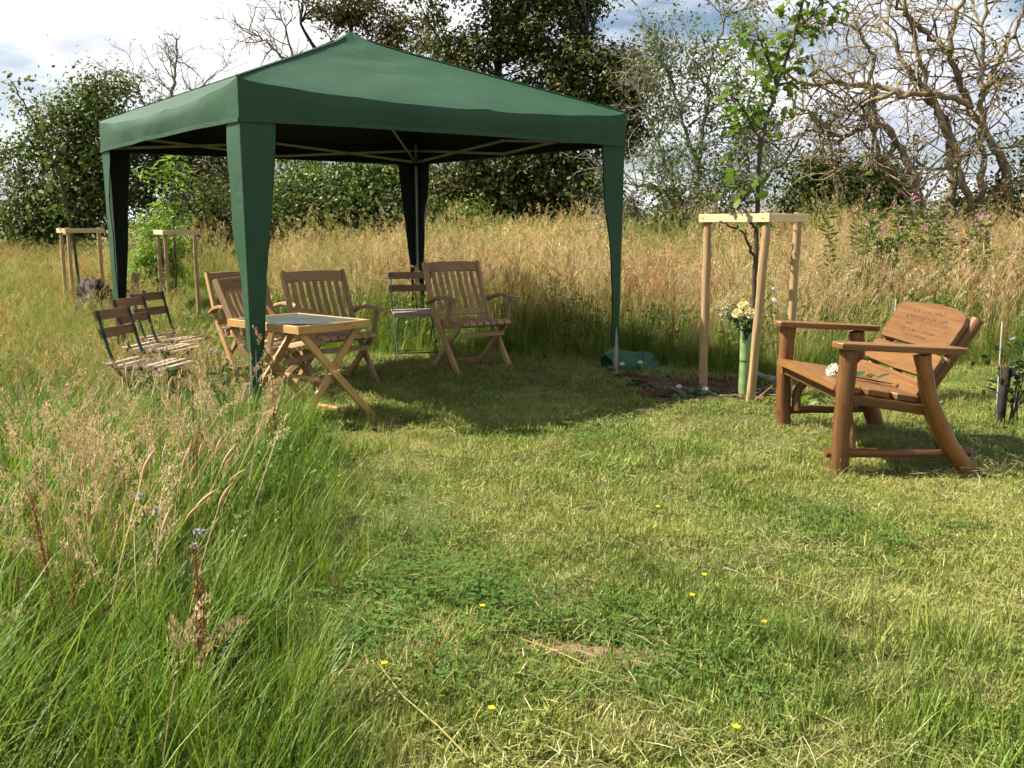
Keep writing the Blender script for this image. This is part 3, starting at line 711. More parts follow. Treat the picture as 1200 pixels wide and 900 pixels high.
# ------------------------------------------------------------------ grass: tuft shapes, then scattered as instances
def blades(rng, n, L0, L1, w, spread, lean, bend, segs=4, rlo=0.0, rhi=1.0, flat=0.0):
    L = rng.uniform(L0, L1, n); az = rng.uniform(0, 2 * PI, n)
    r = spread * np.sqrt(rng.uniform(0, 1, n)); a0 = rng.uniform(0, 2 * PI, n)
    base = np.stack([r * np.cos(a0), r * np.sin(a0), np.zeros(n)], 1)
    dirh = np.stack([np.cos(az), np.sin(az), np.zeros(n)], 1); sidev = np.stack([-np.sin(az), np.cos(az), np.zeros(n)], 1)
    th0 = np.abs(rng.normal(0, lean, n)) + flat; bd = rng.uniform(0.2, 1, n) * bend
    pos = base.copy(); V = []; UVs = []
    rnd = rng.uniform(rlo, rhi, n)
    ww = w * rng.uniform(0.6, 1.3, n)
    for s in range(segs + 1):
        t = s / segs; wd = ww * (1 - t ** 1.6) * (0.75 + 0.5 * min(1, t * 3) * (1 - t)) * 0.5
        if s < segs:
            V.append(pos - sidev * wd[:, None]); V.append(pos + sidev * wd[:, None]); UVs += [np.stack([rnd, np.full(n, t)], 1)] * 2
        else:
            V.append(pos.copy()); UVs.append(np.stack([rnd, np.ones(n)], 1))
        th = th0 + bd * t ** 1.2
        pos = pos + (dirh * np.sin(th)[:, None] + np.array([0, 0, 1.0]) * np.cos(th)[:, None]) * (L / segs)[:, None]
        pos[:, 2] = np.maximum(pos[:, 2], 0.004)
    m = 2 * segs + 1
    V = np.stack(V, 1).reshape(-1, 3); UV = np.stack(UVs, 1).reshape(-1, 2)
    o = (np.arange(n) * m)[:, None]
    F4 = np.concatenate([o + np.array([[2 * s, 2 * s + 1, 2 * s + 3, 2 * s + 2]]) for s in range(segs - 1)]) if segs > 1 else np.zeros((0, 4), int)
    F3 = o + np.array([[2 * segs - 2, 2 * segs - 1, 2 * segs]])
    return V, F4, F3, UV

def add_blades(acc, b, mi=0):
    V, F4, F3, UV = b; n0 = acc.n
    acc.V.append(V); acc.UV.append(UV); acc.n += len(V)
    if len(F4): acc.F4.append(F4.astype(np.int32) + n0); acc.m4.append(np.full(len(F4), mi))
    acc.F3.append(F3.astype(np.int32) + n0); acc.m3.append(np.full(len(F3), mi))

SPIKELET = ([(0, 0, 0), (0.5, 0.12, 0.03), (1, 0, 0), (0.5, -0.12, 0.03)], [(0, 3, 2, 1)])
def seed_stalks(acc, rng, n, h0, h1, spread, kind, mi_stem=0, mi_head=1):
    for _ in range(n):
        h = rng.uniform(h0, h1); az = rng.uniform(0, 2 * PI); ln = abs(rng.normal(0, 0.13)) + 0.03
        b = np.array([rng.normal() * spread, rng.normal() * spread, 0.0]); dh = np.array([math.cos(az), math.sin(az), 0])
        ts = np.linspace(0, 1, 6); ang = ln + 0.30 * rng.uniform(0.2, 1.4) * ts ** 2
        st = np.cumsum(np.stack([np.sin(ang), np.cos(ang)], 1), 0) * h / 6; st = np.concatenate([[[0, 0]], st[:-1]])
        P = b + dh * st[:, :1] + np.array([0, 0, 1.0]) * st[:, 1:]
        w = 0.0016
        sd = np.array([-dh[1], dh[0], 0]) * w
        V = np.stack([P - sd, P + sd], 1).reshape(-1, 3); i = np.arange(5)[:, None] * 2
        F = i + np.array([[0, 1, 3, 2]]); r = rng.uniform(0, 1)
        acc.add((V, F, np.stack([np.full(12, r), np.repeat(ts, 2)], 1)), mi_stem if rng.random() < 0.35 else mi_head)
        tip = P[-1]; d = P[-1] - P[-2]; d /= np.linalg.norm(d)
        if kind == 'panicle':
            hl = rng.uniform(0.12, 0.20); m = int(rng.integers(20, 32)); t = rng.uniform(0, 1, m) ** 0.8
            ax = d[None] * (t * hl)[:, None] + dh[None] * (0.25 * (t ** 2) * hl)[:, None] - np.array([0, 0, 1]) * (0.12 * t ** 2 * hl)[:, None]
            sprd = (1 - t) * rng.uniform(0.012, 0.035) + 0.004
            off = rng.normal(size=(m, 3)) * sprd[:, None]
            dirs = off / (np.linalg.norm(off, axis=1)[:, None] + 1e-6) * 0.4 + d + np.array([0, 0, -0.1])
            acc.add(stamp(*SPIKELET, tip + ax + off, frames_along(dirs, rng), rng.uniform(0.015, 0.032, m), np.clip(r + rng.normal(size=m) * .2, .02, .98)), mi_head)
        elif kind == 'fog':      # soft dense plume
            hl = rng.uniform(0.08, 0.14); m = 80; t = rng.uniform(0, 1, m)
            ax = d[None] * (t * hl)[:, None] + dh[None] * (0.6 * t ** 2 * hl)[:, None]
            off = rng.normal(size=(m, 3)) * (0.0085 * np.sin(PI * np.clip(t * .9 + .1, 0, 1)) + .002)[:, None]
            acc.add(stamp(*SPIKELET, tip + ax + off, frames_along(d[None] + rng.normal(size=(m, 3)) * .35, rng), rng.uniform(0.010, 0.018, m), np.clip(r + rng.normal(size=m) * .15, .02, .98)), mi_head)
        elif kind == 'spike':
            hl = rng.uniform(0.05, 0.09); Q = np.stack([tip + d * hl * k + dh * 0.25 * hl * k * k for k in np.linspace(0, 1, 5)])
            V, F, UV = tube_np(Q, np.array([.002, .0042, .0045, .0036, .001]), 5); UV[:, 0] = r
            acc.add((V, F, UV), mi_head)

HIDE = {}
def protos(key, n, build, mats):
    c = bpy.data.collections.new('shapes_' + key)
    for i in range(n):
        a = Acc(); build(a, np.random.default_rng(1000 + 17 * i + len(key) * 131), i)
        o = bpy.data.objects.new('%s_shape_%02d' % (key, i), a.mesh('%s_shape' % key, mats)); c.objects.link(o)
    HIDE[key] = (c, n); return c

def scatter(name, key, P, scale, label, cat, seed, tilt=0.12, sz=None):
    rng = np.random.default_rng(seed); c, n = HIDE[key]; N = len(P)
    me = bpy.data.meshes.new(name); me.vertices.add(N); me.vertices.foreach_set('co', np.asarray(P, np.float32).ravel())
    rot = np.stack([rng.normal(size=N) * tilt, rng.normal(size=N) * tilt, rng.uniform(0, 2 * PI, N)], 1).astype(np.float32)
    scv = np.stack([scale, scale, scale if sz is None else sz], 1).astype(np.float32)
    me.attributes.new('rot', 'FLOAT_VECTOR', 'POINT').data.foreach_set('vector', rot.ravel())
    me.attributes.new('scl', 'FLOAT_VECTOR', 'POINT').data.foreach_set('vector', scv.ravel())
    me.attributes.new('pick', 'INT', 'POINT').data.foreach_set('value', rng.integers(0, n, N).astype(np.int32))
    o = link(bpy.data.objects.new(name, me)); tag(o, label, cat, None, 'stuff')
    ng = bpy.data.node_groups.new('scatter_' + name, 'GeometryNodeTree')
    ng.interface.new_socket('Geometry', in_out='INPUT', socket_type='NodeSocketGeometry')
    ng.interface.new_socket('Geometry', in_out='OUTPUT', socket_type='NodeSocketGeometry')
    Nn, Ln = ng.nodes, ng.links
    gi, go = Nn.new('NodeGroupInput'), Nn.new('NodeGroupOutput')
    ci = Nn.new('GeometryNodeCollectionInfo'); ci.inputs['Collection'].default_value = c
    ci.inputs['Separate Children'].default_value = True; ci.inputs['Reset Children'].default_value = True
    ip = Nn.new('GeometryNodeInstanceOnPoints'); ip.inputs['Pick Instance'].default_value = True
    def attr(nm, ty):
        a = Nn.new('GeometryNodeInputNamedAttribute'); a.data_type = ty; a.inputs['Name'].default_value = nm
        return next(s for s in a.outputs if s.enabled and s.name == 'Attribute')
    er = Nn.new('FunctionNodeEulerToRotation')
    Ln.new(attr('rot', 'FLOAT_VECTOR'), er.inputs[0])
    Ln.new(gi.outputs[0], ip.inputs['Points']); Ln.new(ci.outputs[0], ip.inputs['Instance'])
    Ln.new(attr('pick', 'INT'), ip.inputs['Instance Index']); Ln.new(er.outputs[0], ip.inputs['Rotation'])
    Ln.new(attr('scl', 'FLOAT_VECTOR'), ip.inputs['Scale']); Ln.new(ip.outputs[0], go.inputs[0])
    md = o.modifiers.new('scatter', 'NODES'); md.node_group = ng
    return o

LAWN = np.array([(-0.31, 1.2), (-0.42, 2.04), (-0.62, 2.46), (-0.72, 3.06), (-0.74, 3.8), (-0.87, 4.61), (-1.12, 5.45), (-1.35, 5.9), (-1.72, 6.25), (-2.05, 6.7), (-2.33, 7.4), (-3.0, 9.2), (-4.6, 12.6),
                 (-5.4, 15.0), (-4.4, 15.2), (-3.1, 11.0), (-2.4, 9.75), (-1.59, 9.5), (-0.89, 9.3), (0.0, 9.0), (0.79, 8.55), (1.25, 8.35), (1.62, 7.95), (2.45, 7.8), (3.51, 8.3), (4.68, 8.4), (7, 8.3), (7, 1.2)])
def inside(poly, x, y):
    r = np.zeros(len(x), bool); n = len(poly); j = n - 1
    for i in range(n):
        xi, yi = poly[i]; xj, yj = poly[j]
        c = ((yi > y) != (yj > y)) & (x < (xj - xi) * (y - yi) / (yj - yi + 1e-12) + xi); r ^= c; j = i
    return r
def edge_dist(poly, x, y):
    d = np.full(len(x), 1e9)
    for i in range(len(poly)):
        a, b = poly[i], poly[(i + 1) % len(poly)]; e = b - a
        t = np.clip(((x - a[0]) * e[0] + (y - a[1]) * e[1]) / (e @ e), 0, 1)
        d = np.minimum(d, np.hypot(x - a[0] - t * e[0], y - a[1] - t * e[1]))
    return d
def pts(rng, n, x0, x1, y0, y1, power=1.0, margin=0.6):
    """points in the wedge of ground in front, denser towards the near side when power > 1"""
    y = y0 + (y1 - y0) * rng.uniform(0, 1, n) ** power; x = rng.uniform(x0, x1, n)
    k = np.abs(x) < 0.60 * y + margin
    return x[k], y[k]
def with_z(x, y, dz=0.0): return np.stack([x, y, gh(x, y) + dz], 1)
SOIL = [(1.36, 7.25, .44), (0.98, 7.50, .20), (1.20, 6.80, .26), (1.74, 6.80, .27), (1.62, 7.3, .36)]
BARE_SPOT = [(0.12, 2.66, .20, .06), (0.30, 2.60, .14, .05)]
def off_soil(x, y, pad=0.0, bp=0.0):
    k = np.ones(len(x), bool)
    for sx, sy, r in SOIL: k &= np.hypot(x - sx, y - sy) > r + pad
    for sx, sy, a, b in BARE_SPOT: k &= ((x - sx) / (a + bp)) ** 2 + ((y - sy) / (b + bp)) ** 2 > 1
    return k

protos('lawn_tuft', 10, lambda a, g, i: add_blades(a, blades(g, 460, .010, .038, .0044, .22, 1.08, 1.0, 2)), [M['lawn']])
protos('lawn_small', 6, lambda a, g, i: add_blades(a, blades(g, 30, .018, .060, .0052, .06, .95, 1.0, 2)), [M['lawn']])
protos('lawn_long_tuft', 8, lambda a, g, i: add_blades(a, blades(g, 34, .06, .17, .0046, .06, .45, 1.1, 4, 0, .85)), [M['lawn']])
protos('hay', 8, lambda a, g, i: add_blades(a, blades(g, 8, .04, .13, .0020, .20, .10, .7, 3, 0, 1, 1.36)), [M['hay']])
def clover_tuft(a, g, i):
    n = 26; P = g.normal(size=(n, 3)) * np.array([.05, .05, 0]) + np.array([0, 0, 1]) * g.uniform(.02, .055, n)[:, None]
    for k in range(3):
        an = g.uniform(0, 6.28, n) if k == 0 else an + 2.09
        d = np.stack([np.cos(an), np.sin(an), np.full(n, .15)], 1); x = d / np.linalg.norm(d, axis=1)[:, None]
        z = np.tile([[0, 0, 1.0]], (n, 1)); y = np.cross(z, x); y /= np.linalg.norm(y, axis=1)[:, None]
        a.add(stamp([(0, 0, 0), (.55, .42, .08), (1, 0, .0), (.55, -.42, .08)], [(0, 3, 2, 1)], P, np.stack([x, y, np.cross(x, y)], 2), g.uniform(.006, .012, n), g.uniform(0, 1, n)))
protos('clover', 6, clover_tuft, [M['clover']])
def long_tuft(a, g, i):
    add_blades(a, blades(g, 30, .28, .70, .0085, .06, .22, 1.5, 6, 0, .8))
    add_blades(a, blades(g, 10, .15, .40, .0045, .07, .3, 1.3, 5, .8, 1.0))
protos('long_tuft', 10, long_tuft, [M['grass']])
def meadow_tuft(a, g, i):
    add_blades(a, blades(g, 26, .20, .72, .0065, .09, .22, 1.0, 5, 0, 1.0), 0)
    add_blades(a, blades(g, 9, .45, .95, .0055, .09, .20, 1.6, 6, 0, 1.0), 1)
    seed_stalks(a, g, 6, .62, 1.0, .07, ('panicle', 'panicle', 'fog', 'panicle', 'spike')[i % 5])
protos('meadow_tuft', 10, meadow_tuft, [M['grass'], M['straw']])
def meadow_green(a, g, i):
    add_blades(a, blades(g, 34, .25, .75, .0065, .10, .22, 1.0, 5, 0, 1.0), 0)
    add_blades(a, blades(g, 6, .4, .9, .0055, .10, .20, 1.6, 6, 0, 1.0), 1)
    seed_stalks(a, g, 4, .62, 1.0, .08, ('panicle', 'fog', 'fog', 'panicle', 'spike')[i % 5])
protos('meadow_green', 10, meadow_green, [M['grass'], M['straw']])
def stalk_tuft(a, g, i):
    seed_stalks(a, g, 5, .50, .85, .05, ('fog', 'fog', 'spike', 'fog')[i % 4])
protos('seed_stalk', 8, stalk_tuft, [M['grass'], M['plume']])
def weed(a, g, i):
    n = 60; t = g.uniform(.1, 1, n); P = np.stack([g.normal(size=n) * .05, g.normal(size=n) * .05, t * .34], 1)
    a.add(stamp(*LEAF, P, rand_rot(g, n, .8), g.uniform(.015, .035, n), g.uniform(.3, 1, n)))
    for _ in range(4):
        e = np.array([g.normal() * .05, g.normal() * .05, .34]); a.add(tube_np(smooth_path([(0, 0, 0), e * .5 + [.01, 0, 0], e], 5), np.linspace(.003, .0015, 5), 3))
protos('leafy_weed', 6, weed, [M['clover']])
protos('rust_stalk', 5, lambda a, g, i: seed_stalks(a, g, 6, .6, .95, .05, ('panicle', 'fog')[i % 2]), [M['rust'], M['rust']])

def grass():
    rng = np.random.default_rng(77)
    # mown lawn, dense near the camera
    x, y = pts(rng, 6800, -4.6, 6.5, 1.5, 9.6, 1.4)
    k = inside(LAWN, x + rng.normal(size=len(x)) * .07, y + rng.normal(size=len(x)) * .07) & off_soil(x, y, .14, .22)
    x, y = x[k], y[k]
    s = rng.uniform(.8, 1.2, len(x)) * (1 + 0.2 * np.sin(1.7 * x + .6) * np.cos(1.3 * y))
    scatter('lawn_grass', 'lawn_tuft', with_z(x, y), s, 'short mown grass of the clearing', 'grass', 1, .15)
    xs, ys = [], []
    for sx, sy, r in [(a, b, c) for a, b, c in SOIL] + [(a, b, .2) for a, b, c, d in BARE_SPOT]:
        q = rng.uniform(-1, 1, (1500, 2)) * (r + .42); xs.append(sx + q[:, 0]); ys.append(sy + q[:, 1])
    x, y = np.concatenate(xs), np.concatenate(ys)
    k = inside(LAWN, x, y) & off_soil(x, y, .0 + .05 * rng.random(len(x)), -.03 + .05 * rng.random(len(x))) & ~off_soil(x, y, .40, .46)
    x, y = x[k], y[k]
    scatter('lawn_fringe', 'lawn_small', with_z(x, y), rng.uniform(.7, 1.2, len(x)), 'short grass fringing the bare soil', 'grass', 21, .15)
    x2, y2 = pts(rng, 2200, -5.6, -2.0, 8.5, 15.2, 1.0, 1.5); k = inside(LAWN, x2, y2)
    # longer lawn tufts: bottom right, along edges, random patches
    x, y = pts(rng, 16000, -4, 6.5, 1.5, 9.6, 1.6)
    d = edge_dist(LAWN, x, y); ins = inside(LAWN, x, y)
    pr = np.exp(-d / .16) * .8 + .9 * sstep(.55, 1.3, x) * sstep(3.1, 2.2, y) + .012 + .08 * (np.sin(2.3 * x + 1.1 * y) * np.sin(1.9 * y - x) > .5)
    k = ins & (rng.random(len(x)) < pr) & off_soil(x, y)
    x, y = np.concatenate([x[k], x2[inside(LAWN, x2, y2)]]), np.concatenate([y[k], y2[inside(LAWN, x2, y2)]])
    scatter('lawn_tufts', 'lawn_long_tuft', with_z(x, y), rng.uniform(.6, 1.2, len(x)), 'longer grass tufts left in the mown clearing', 'grass', 2, .15)
    x, y = pts(rng, 10000, -2, 6, 1.6, 9, 1.4)
    pr = .14 + .6 * (np.sin(1.3 * x + .9) * np.sin(1.1 * y + .4) > .25) + .9 * np.exp(-(((x - 1.5) / .5) ** 2 + ((y - 3.25) / .35) ** 2)) + .9 * np.exp(-(((x - 1.75) / .5) ** 2 + ((y - 5.0) / .5) ** 2)) + .9 * np.exp(-(((x - .2) / .3) ** 2 + ((y - 2.65) / .1) ** 2))
    k = inside(LAWN, x, y) & (rng.random(len(x)) < pr); x, y = x[k], y[k]
    scatter('grass_clippings', 'hay', with_z(x, y, .035), rng.uniform(.6, 1.3, len(x)), 'dry pale clippings lying on the mown grass', 'hay', 3, .10)
    x, y = pts(rng, 3600, -1, 3, 1.6, 6, 1.4)
    pr = np.exp(-(((x + .25) / .42) ** 2 + ((y - 2.95) / .45) ** 2)) + .35 * (np.sin(3.1 * x) * np.sin(2.6 * y + 1) > .55)
    k = inside(LAWN, x, y) & (rng.random(len(x)) < pr) & off_soil(x, y, .02); x, y = x[k], y[k]
    scatter('clover_patch', 'clover', with_z(x, y, .012), rng.uniform(.8, 1.4, len(x)), 'dark green clover patch in the mown grass', 'clover', 4, .1)
    # long green grass, left foreground and along the back edge
    x, y = pts(rng, 7000, -5.5, 0, 1.0, 8.5, 1.6, 1.0)
    out = ~inside(LAWN, x + rng.normal(size=len(x)) * .05, y); d = edge_dist(LAWN, x, y)
    hgt = np.minimum(1, .45 + d * .55) * rng.uniform(.7, 1.15, len(x))
    hgt *= np.where((x < -1.3) & (y > 4.6), .72, 1.0)
    k = out & (x < -.2); x, y, hgt = x[k], y[k], hgt[k]
    scatter('long_grass', 'long_tuft', with_z(x, y), hgt * 1.1, 'long green uncut grass at the left', 'grass', 5, .12)
    # low leafy weeds amongst it
    x, y = pts(rng, 900, -5.5, 0, 3.0, 9, 1.0, .8); k = ~inside(LAWN, x, y); x, y = x[k], y[k]
    scatter('leafy_weeds', 'leafy_weed', with_z(x, y), rng.uniform(.5, 1.2, len(x)), 'low leafy weeds in the long grass', 'weeds', 6, .15)
    # seed stalks left
    x, y = pts(rng, 2100, -6, -.4, 1.6, 9, 1.1, .8); d = edge_dist(LAWN, x, y)
    pr = .20 + .6 * (np.sin(1.9 * x + 2) * np.sin(1.5 * y + .5) > .1)
    k = ~inside(LAWN, x, y) & (d > .22) & (rng.random(len(x)) < pr * np.where(y < 2.6, .35, 1)); x, y = x[k], y[k]
    s = rng.uniform(.55, 1.0, len(x)) * np.where((x < -1.5) & (y > 4.5), .72, 1.0)
    scatter('seed_stalks', 'seed_stalk', with_z(x, y), s, 'straw coloured seed stalks over the long grass at the left', 'grass', 7, .14)
    # clusters of tan plumes in the verge, and tall growth hiding the near gazebo foot
    xs, ys = [], []
    for cx, cy, r, n in ((-1.70, 4.25, .28, 13), (-2.30, 4.0, .25, 7), (-1.40, 3.5, .20, 8), (-1.85, 3.1, .25, 9), (-1.30, 2.75, .16, 6), (-1.08, 2.45, .10, 3), (-1.42, 2.35, .1, 3), (-1.5, 4.9, .2, 6)):
        xs.append(cx + rng.normal(size=n) * r); ys.append(cy + rng.normal(size=n) * r * .8)
    x, y = np.concatenate(xs), np.concatenate(ys); k = ~inside(LAWN, x, y); x, y = x[k], y[k]
    scatter('plume_clusters', 'seed_stalk', with_z(x, y), rng.uniform(.75, 1.02, len(x)), 'tan feathery plumes clustered in the near left verge', 'grass', 24, .16)
    n = 95; x = rng.uniform(-1.95, -1.14, n); y = rng.uniform(4.75, 5.50, n); k = ~inside(LAWN, x, y); x, y = x[k], y[k]
    scatter('table_foot_grass', 'long_tuft', with_z(x, y), rng.uniform(.48, .78, len(x)), 'long grass in front of the near gazebo foot', 'grass', 25, .12)
    # left and far meadow: lower
    x, y = pts(rng, 9000, -14, -1.6, 6.5, 20, 1.25, 1.2)
    k = ~inside(LAWN, x, y); x, y = x[k], y[k]
    s = rng.uniform(.45, .72, len(x)) + .10 * sstep(12, 18, y)
    scatter('meadow_left', 'meadow_green', with_z(x, y), s, 'yellow-green hay meadow spreading to the left hedge', 'grass', 8, .12)
    # tall golden meadow behind the clearing
    x, y = pts(rng, 11500, -6.5, 13, 7.8, 19, 1.6, 1.5)
    d = edge_dist(LAWN, x, y); k = ~inside(LAWN, x, y) & (x > -3.9 + .35 * (y - 9.5) * -1) & off_soil(x, y, .25) & ~((x < -2.2) & (y < 10.2))
    x, y, d = x[k], y[k], d[k]
    s = np.minimum(1.0, .42 + .55 * d) * rng.uniform(.62, 1.28, len(x)) * np.where(x < 4.5, 0.98, 0.98)
    s *= 1 + .16 * np.sin(1.9 * x + 1.3 * y) * np.sin(1.1 * x - 1.7 * y + 1) + .08 * np.sin(5.1 * x + 2.7 * y)
    gk = rng.random(len(x)) < .42 + .5 * (np.sin(1.1 * x + .5) * np.sin(.9 * y + 1.2) > .15)
    scatter('meadow_tall', 'meadow_tuft', with_z(x, y)[~gk], s[~gk], 'tall golden hay grass behind the clearing', 'grass', 9, .10)
    scatter('meadow_green', 'meadow_green', with_z(x, y)[gk], s[gk], 'greener patches within the tall hay grass', 'grass', 19, .12)
    x, y = pts(rng, 1500, -4, 9, 8.2, 14, 1.5, 1.0); d = edge_dist(LAWN, x, y); k = ~inside(LAWN, x, y) & (d > .45) & ~((x < -2.2) & (y < 10.2)) & off_soil(x, y, .3); x, y = x[k], y[k]
    scatter('meadow_heads', 'seed_stalk', with_z(x, y), rng.uniform(1.0, 1.4, len(x)), 'taller pale seed heads standing above the hay grass', 'grass', 22, .16)
    x, y = pts(rng, 1500, -7, 9, 5, 14, 1.2, 1.0); d = edge_dist(LAWN, x, y)
    k = ~inside(LAWN, x, y) & (d > .4) & off_soil(x, y, .3) & (np.sin(1.7 * x + .3) * np.sin(1.3 * y + 2) > .08); x, y = x[k], y[k]
    scatter('rusty_sorrel', 'rust_stalk', with_z(x, y), np.where(x < -1.8, .72, 1.0) * rng.uniform(.8, 1.2, len(x)), 'rust coloured sorrel stalks scattered through the meadow', 'grass', 23, .14)
    # greener skirt at its foot
    x, y = pts(rng, 9000, -3.4, 7, 7.5, 10.6, 1.0, 1.0); d = edge_dist(LAWN, x, y)
    k = ~inside(LAWN, x + rng.normal(size=len(x)) * .05, y + rng.normal(size=len(x)) * .1) & (d < 1.1) & (y > 7.7) & off_soil(x, y, .1); x, y, d = x[k], y[k], d[k]
    scatter('meadow_skirt', 'long_tuft', with_z(x, y), np.minimum(1, .4 + .5 * d) * rng.uniform(.6, 1.0, len(x)), 'green grass at the foot of the tall meadow', 'grass', 10, .12)
    x, y = pts(rng, 700, -3.4, 8, 8, 12, 1.0, 1.0); d = edge_dist(LAWN, x, y); k = ~inside(LAWN, x, y) & off_soil(x, y, .2); x, y = x[k], y[k]
    scatter('meadow_weeds', 'leafy_weed', with_z(x, y), rng.uniform(.8, 2.0, len(x)), 'leafy weeds in the tall meadow', 'weeds', 11, .15)
grass()

# ------------------------------------------------------------------ gazebo
GN = np.array([-1.585, 5.70]); GA = R(36.9); GS = 3.08
GE1 = np.array([math.cos(GA), math.sin(GA)]); GE2 = np.array([-math.sin(GA), math.cos(GA)])
H_EAVE, H_PEAK, H_VAL = 2.09, 2.70, 1.845
def gazebo():
    cx, cy = GN + GS / 2 * (GE1 + GE2)
    root = empty('gazebo', (cx, cy, 0), GA, 'dark green pop-up gazebo with tapered leg covers standing over the garden chairs', 'gazebo')
    h = GS / 2
    corners = [(-h, -h), (h, -h), (h, h), (-h, h)]
    rng = np.random.default_rng(3)
    # roof panels run on into their valances as one cloth skin per side
    for q in range(4):
        a = np.array(corners[q]); b = np.array(corners[(q + 1) % 4])
        ed = (b - a) / np.linalg.norm(b - a); nrm = np.array([ed[1], -ed[0]])
        ns, nt = 40, 26
        ph = rng.uniform(0, 6, 6)
        def pt(s, t):
            """t 0..1 peak to eave, 1..2 valance"""
            sg = math.sin(PI * s) ** 0.55 if 0 < s < 1 else 0.0
            if t <= 1:
                e = a * (1 - s) + b * s
                p = e * t
                z = H_PEAK + (H_EAVE - H_PEAK) * t
                z += 0.05 * math.exp(-t / 0.06) - 0.05 * math.sin(PI * t) * sg
                z -= 0.075 * sg * t ** 5
                wr = math.sin(PI * s) * math.exp(-((t - 0.28) / 0.24) ** 2)
                z += 0.015 * wr * math.sin(26 * t + 5 * s + ph[0]) + 0.009 * wr * math.sin(47 * t - 9 * s + ph[1]) + 0.007 * math.sin(PI * s) * t * math.sin(21 * s + 13 * t + ph[5]) * math.exp(-((t - 0.6) / 0.3) ** 2)
                cr = math.exp(-s / 0.25) * t ** 2 * min(1, s * 12) + math.exp(-(1 - s) / 0.25) * t ** 2 * min(1, (1 - s) * 12)
                z += 0.004 * cr * math.sin(40 * s + 18 * t + ph[2])
                z += 0.012 * math.sin(PI * s) * math.exp(-((s - 0.57) / 0.025) ** 2) * t ** 6
                return (p[0], p[1], z)
            v = t - 1
            e = a * (1 - s) + b * s
            ze = H_EAVE - 0.075 * sg
            z = ze + (H_VAL + 0.012 * sg - ze) * v
            off = 0.022 * math.sin(PI * min(1, v * 2.2) / 2) * sg + 0.010 * math.sin(9 * s * PI * 0.7 + ph[3]) * v * sg + 0.004 * math.sin(31 * s + ph[4]) * v * sg
            off -= 0.02 * v * v * sg
            p = e + nrm * off
            return (p[0], p[1], z)
        ts_r = [1 - (1 - i / 17) ** 1.0 for i in range(18)] ; ts_v = [1 + i / 9 for i in range(0, 10)]
        def skin(ts):
            V, F, UV = [], [], []
            for i, t in enumerate(ts):
                for j in range(ns + 1):
                    V.append(pt(j / ns, t)); UV.append((j / ns * GS, t))
            w = ns + 1
            for i in range(len(ts) - 1):
                for j in range(ns):
                    F.append((i * w + j, (i + 1) * w + j, (i + 1) * w + j + 1, i * w + j + 1))
            return V, F, UV
        rp = mk('roof_panel', [skin(ts_r)], M['canopy'], root, False)
        rp.data.polygons.foreach_set('use_smooth', np.ones(len(rp.data.polygons), bool))
        ridge = [Vector(pt(0.0, t_)) + Vector((0, 0, 0.004)) for t_ in [k_ / 16 for k_ in range(1, 17)]]
        mk('hip_seam', [sweep(ridge, rect(0.016, 0.006), side=(ed[0], ed[1], 0))], M['canopy'], rp)
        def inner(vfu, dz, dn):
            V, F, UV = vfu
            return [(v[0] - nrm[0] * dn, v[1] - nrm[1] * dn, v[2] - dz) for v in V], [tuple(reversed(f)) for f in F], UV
        ln = mk('shade_skin', [inner(skin(ts_r), 0.006, 0.004)], M['shade_skin'], rp)  # added dark sheet, paints the roof underside as if in deep shade
        vp = mk('valance', [skin(ts_v)], M['canopy'], root, False)
        vp.data.polygons.foreach_set('use_smooth', np.ones(len(vp.data.polygons), bool))
        mk('shade_skin', [inner(skin(ts_v), 0.004, 0.006)], M['shade_skin'], vp)  # same painted shade behind the valance
        # hem tape along the valance foot
        mk('valance_hem', [sweep([Vector(pt(j / 20, 1.985)) + Vector((*(nrm * 0.004), 0)) for j in range(21)], rect(0.026, 0.004), side=(0, 0, 1))], M['canopy'], vp)
    # legs: pole, foot, slider, tapered L-shaped cover
    for q, (x, y) in enumerate(corners):
        sx, sy = -math.copysign(1, x), -math.copysign(1, y)      # towards the middle
        px, py = x + sx * 0.035, y + sy * 0.035
        wx, wy = GN + (px + h) * GE1 + (py + h) * GE2
        g = gz(wx, wy)
        pole = board('pole', (px, py, g), (px, py, 2.05), 0.034, 0.034, (1, 0, 0), M['steel'], root)
        board('foot_plate', (px, py, g + 0.002), (px, py, g + 0.014), 0.10, 0.10, (1, 0, 0), M['steel'], pole)
        board('slider', (px, py, 1.83), (px, py, 1.89), 0.055, 0.055, (1, 0, 0), M['black'], pole)
        nz = 14; V, F, UV = [], [], []
        zb = g + 0.27; zt = H_VAL + 0.03
        for i in range(nz + 1):
            t = i / nz; z = zb + (zt - zb) * t
            w = 0.05 + (0.225 - 0.05) * t + 0.008 * math.sin(9 * t + q) * (1 - t * .5)
            ins = 0.012 * (1 - t) + 0.004
            bow = 0.014 * math.sin(7 * t + q * 2) + 0.005 * math.sin(19 * t + q)
            cxx, cyy = x + sx * ins, y + sy * ins
            row = [(cxx + sx * w, cyy + sy * bow), (cxx + sx * w * 0.5, cyy + sy * bow * .4), (cxx + sx * 0.004, cyy), (cxx, cyy + sy * 0.004), (cxx + sx * bow * .4, cyy + sy * w * 0.5), (cxx + sx * bow, cyy + sy * w)]
            for k_, r_ in enumerate(row): V.append((*r_, z)); UV.append((z, k_ * 0.1))
        for i in range(nz):
            for k_ in range(5): F.append((i * 6 + k_, i * 6 + k_ + 1, i * 6 + 7 + k_, i * 6 + 6 + k_))
        lc = mk('leg_cover', [(V, F, UV)], M['canopy'], root)
        lc.data.polygons.foreach_set('use_smooth', np.ones(len(lc.data.polygons), bool)); lc.data.set_sharp_from_angle(angle=R(40))
        V2 = [(v[0] + sx * 0.006, v[1] + sy * 0.006, v[2]) for v in V]
